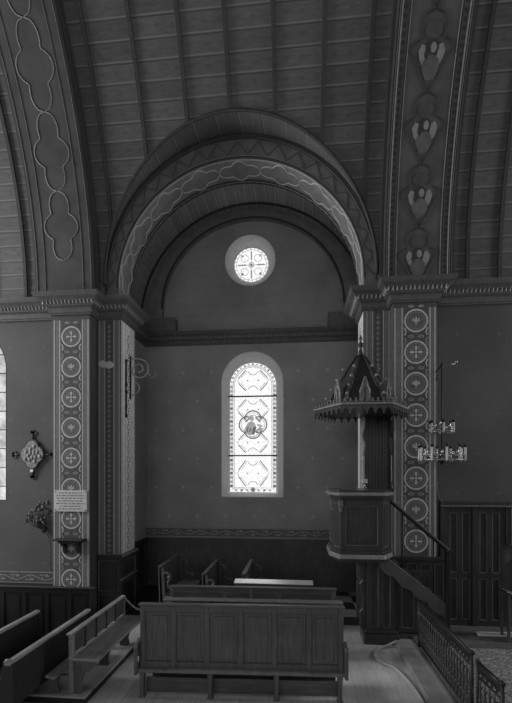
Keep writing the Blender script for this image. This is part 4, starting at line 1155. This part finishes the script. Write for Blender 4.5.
def blob(R, r, n=14): return [(x, y) for x, y in [((R + r * abs(cos(2 * 2 * PI * k / (4 * n)))) * cos(2 * PI * k / (4 * n)), (R * 1.22 + r * abs(cos(2 * 2 * PI * k / (4 * n)))) * sin(2 * PI * k / (4 * n))) for k in range(4 * n)]]
mb.prism(blob(.175, .05), -.03, 0); mb.build('frame', 'paint_dark', t)
mb = MB(); mb.M = Matrix.Translation((-4.54, W - .03, 2.80)); mb.prism(blob(.155, .045), -.012, 0, 'y')
for k in range(14):
    a = k * 2.4; r_ = .03 + .009 * k; mb.ball((r_ * cos(a), -.014, r_ * 1.1 * sin(a)), (.03, .010, .04), 0, 8)
mb.build('relief_field', 'relief', t)
for a in range(4):
    dx, dz = cos(a * PI / 2), sin(a * PI / 2)
    mb = MB(); mb.M = Matrix.Translation((-4.54 + dx * .33, W, 2.80 + dz * .36))
    for k in range(3):
        b = a * PI / 2 + (k - 1) * 1.3; mb.tube([(.03 * cos(b), -.012, .03 * sin(b)), (.03 * cos(b), 0, .03 * sin(b))], .042, 10)
    mb.tube([(-dx * .10, -.012, -dz * .10), (0, -.012, 0)], .016, 6); mb.build('lobe', 'paint_dark', t)
MB().box(-4.565, -4.515, W - .05, W - .03, 2.50, 2.545).build('number_tab', 'white', t)
t = thing('dried_bouquet', 'spray of dried leaves and flowers fixed to the wall with a long trailing stem', 'bouquet', (-4.40, W, 1.75))
random.seed(11)
MB().tube(smooth([(-4.32, W - .03, 1.52), (-4.24, W - .03, 1.38), (-4.21, W - .02, 1.15), (-4.22, W - .02, .95), (-4.19, W - .02, .80)]), .007, 5).build('trailing_stem', 'leaf', t)
mb = MB(); mf = MB(); mn = MB()
for k in range(44):
    a = random.uniform(.45, PI - .35); r_ = random.uniform(.12, .46); x, z = -4.32 + r_ * cos(a) * .56 - .03, 1.54 + r_ * sin(a)
    y = W - .06 - random.uniform(0, .10)
    mn.tube([(-4.32, W - .04, 1.50), ((x - 4.32) / 2, y, (z + 1.52) / 2 - .01), (x, y, z)], .004, 4)
    for q in range(3):
        xx, zz = x + random.uniform(-.04, .04), z + random.uniform(-.04, .04)
        (mf if q == 0 and k % 2 else mb).ball((xx, y + random.uniform(-.02, .02), zz), (random.uniform(.014, .032), .012, random.uniform(.014, .034)), 0, 6)
mn.build('stem', 'leaf', t); lo = mb.build('leaves', 'leaf', t); lo['kind'] = 'stuff'; lo = mf.build('flowers', 'flower', t); lo['kind'] = 'stuff'
MB().lathe([(.02, 0), (.045, .05), (.05, .10), (.04, .11)], (-4.32, W - .05, 1.46), 8).build('holder', 'paint_dark', t)
for i, (dx, dz, rot) in enumerate(((-.058, .012, .2), (.058, -.006, -.25))):
    mb = MB(); mb.M = Matrix.Translation((-3.265 + dx, J, 4.33 + dz)) @ Matrix.Rotation(rot, 4, 'Y')
    n_ = 24
    vs = []
    for r_, d in ((1, .012), (.9, .022), (.0001, .026)): vs += [(.078 * r_ * cos(2 * PI * k / n_), -d - .006 * i, .062 * r_ * sin(2 * PI * k / n_)) for k in range(n_)]
    vs += [(.078 * cos(2 * PI * k / n_), -.004, .062 * sin(2 * PI * k / n_)) for k in range(n_)]
    mb._add(vs, [(r_ * n_ + k, r_ * n_ + (k + 1) % n_, (r_ + 1) * n_ + (k + 1) % n_, (r_ + 1) * n_ + k) for r_ in (0, 1) for k in range(n_)] + [(3 * n_ + k, 3 * n_ + (k + 1) % n_, (k + 1) % n_, k) for k in range(n_)])
    tag(mb.build('oval_plate', 'enamel'), ['pale oval plate high on the striped pier, the one away from the chapel', 'pale oval plate high on the striped pier, the one towards the chapel'][i], 'plate', 'oval plates on the striped pier')
# wrought bracket and hanging rod on the inner side of the jamb
t = thing('scroll_bracket', 'wrought iron scroll bracket reaching into the chapel from the striped pier', 'bracket', (XL, 7.45, 4.2))
def spiral(cx, cz, r0, r1, a0, a1, y, n=28): return [(cx + (r0 + (r1 - r0) * k / n) * cos(a0 + (a1 - a0) * k / n), y, cz + (r0 + (r1 - r0) * k / n) * sin(a0 + (a1 - a0) * k / n)) for k in range(n + 1)]
yb = 7.45
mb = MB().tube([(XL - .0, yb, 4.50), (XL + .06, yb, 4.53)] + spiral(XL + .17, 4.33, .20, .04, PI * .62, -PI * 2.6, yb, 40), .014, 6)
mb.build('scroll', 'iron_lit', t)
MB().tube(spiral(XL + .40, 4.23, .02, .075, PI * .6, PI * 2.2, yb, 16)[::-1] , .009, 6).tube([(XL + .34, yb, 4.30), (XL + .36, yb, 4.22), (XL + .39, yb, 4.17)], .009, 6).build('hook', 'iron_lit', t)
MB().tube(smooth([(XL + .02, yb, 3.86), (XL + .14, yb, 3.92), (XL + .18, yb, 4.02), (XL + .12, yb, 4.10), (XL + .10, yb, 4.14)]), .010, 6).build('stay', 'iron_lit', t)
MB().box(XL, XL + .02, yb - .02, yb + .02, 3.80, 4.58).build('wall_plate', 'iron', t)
t = thing('hanging_rod', 'dark knotted rod hanging flat on the lit inner side of the striped pier', 'rod', (XL, 7.24, 3.95))
mb = MB().tube([(XL + .02, 7.24, 4.42), (XL + .02, 7.24, 3.45)], .014, 6); mb.build('shaft', 'iron', t)
for z in (4.44, 4.02, 3.90, 3.48): MB().ball((XL + .025, 7.24, z), (.024, .03, .035)).build('knop', 'iron', t)
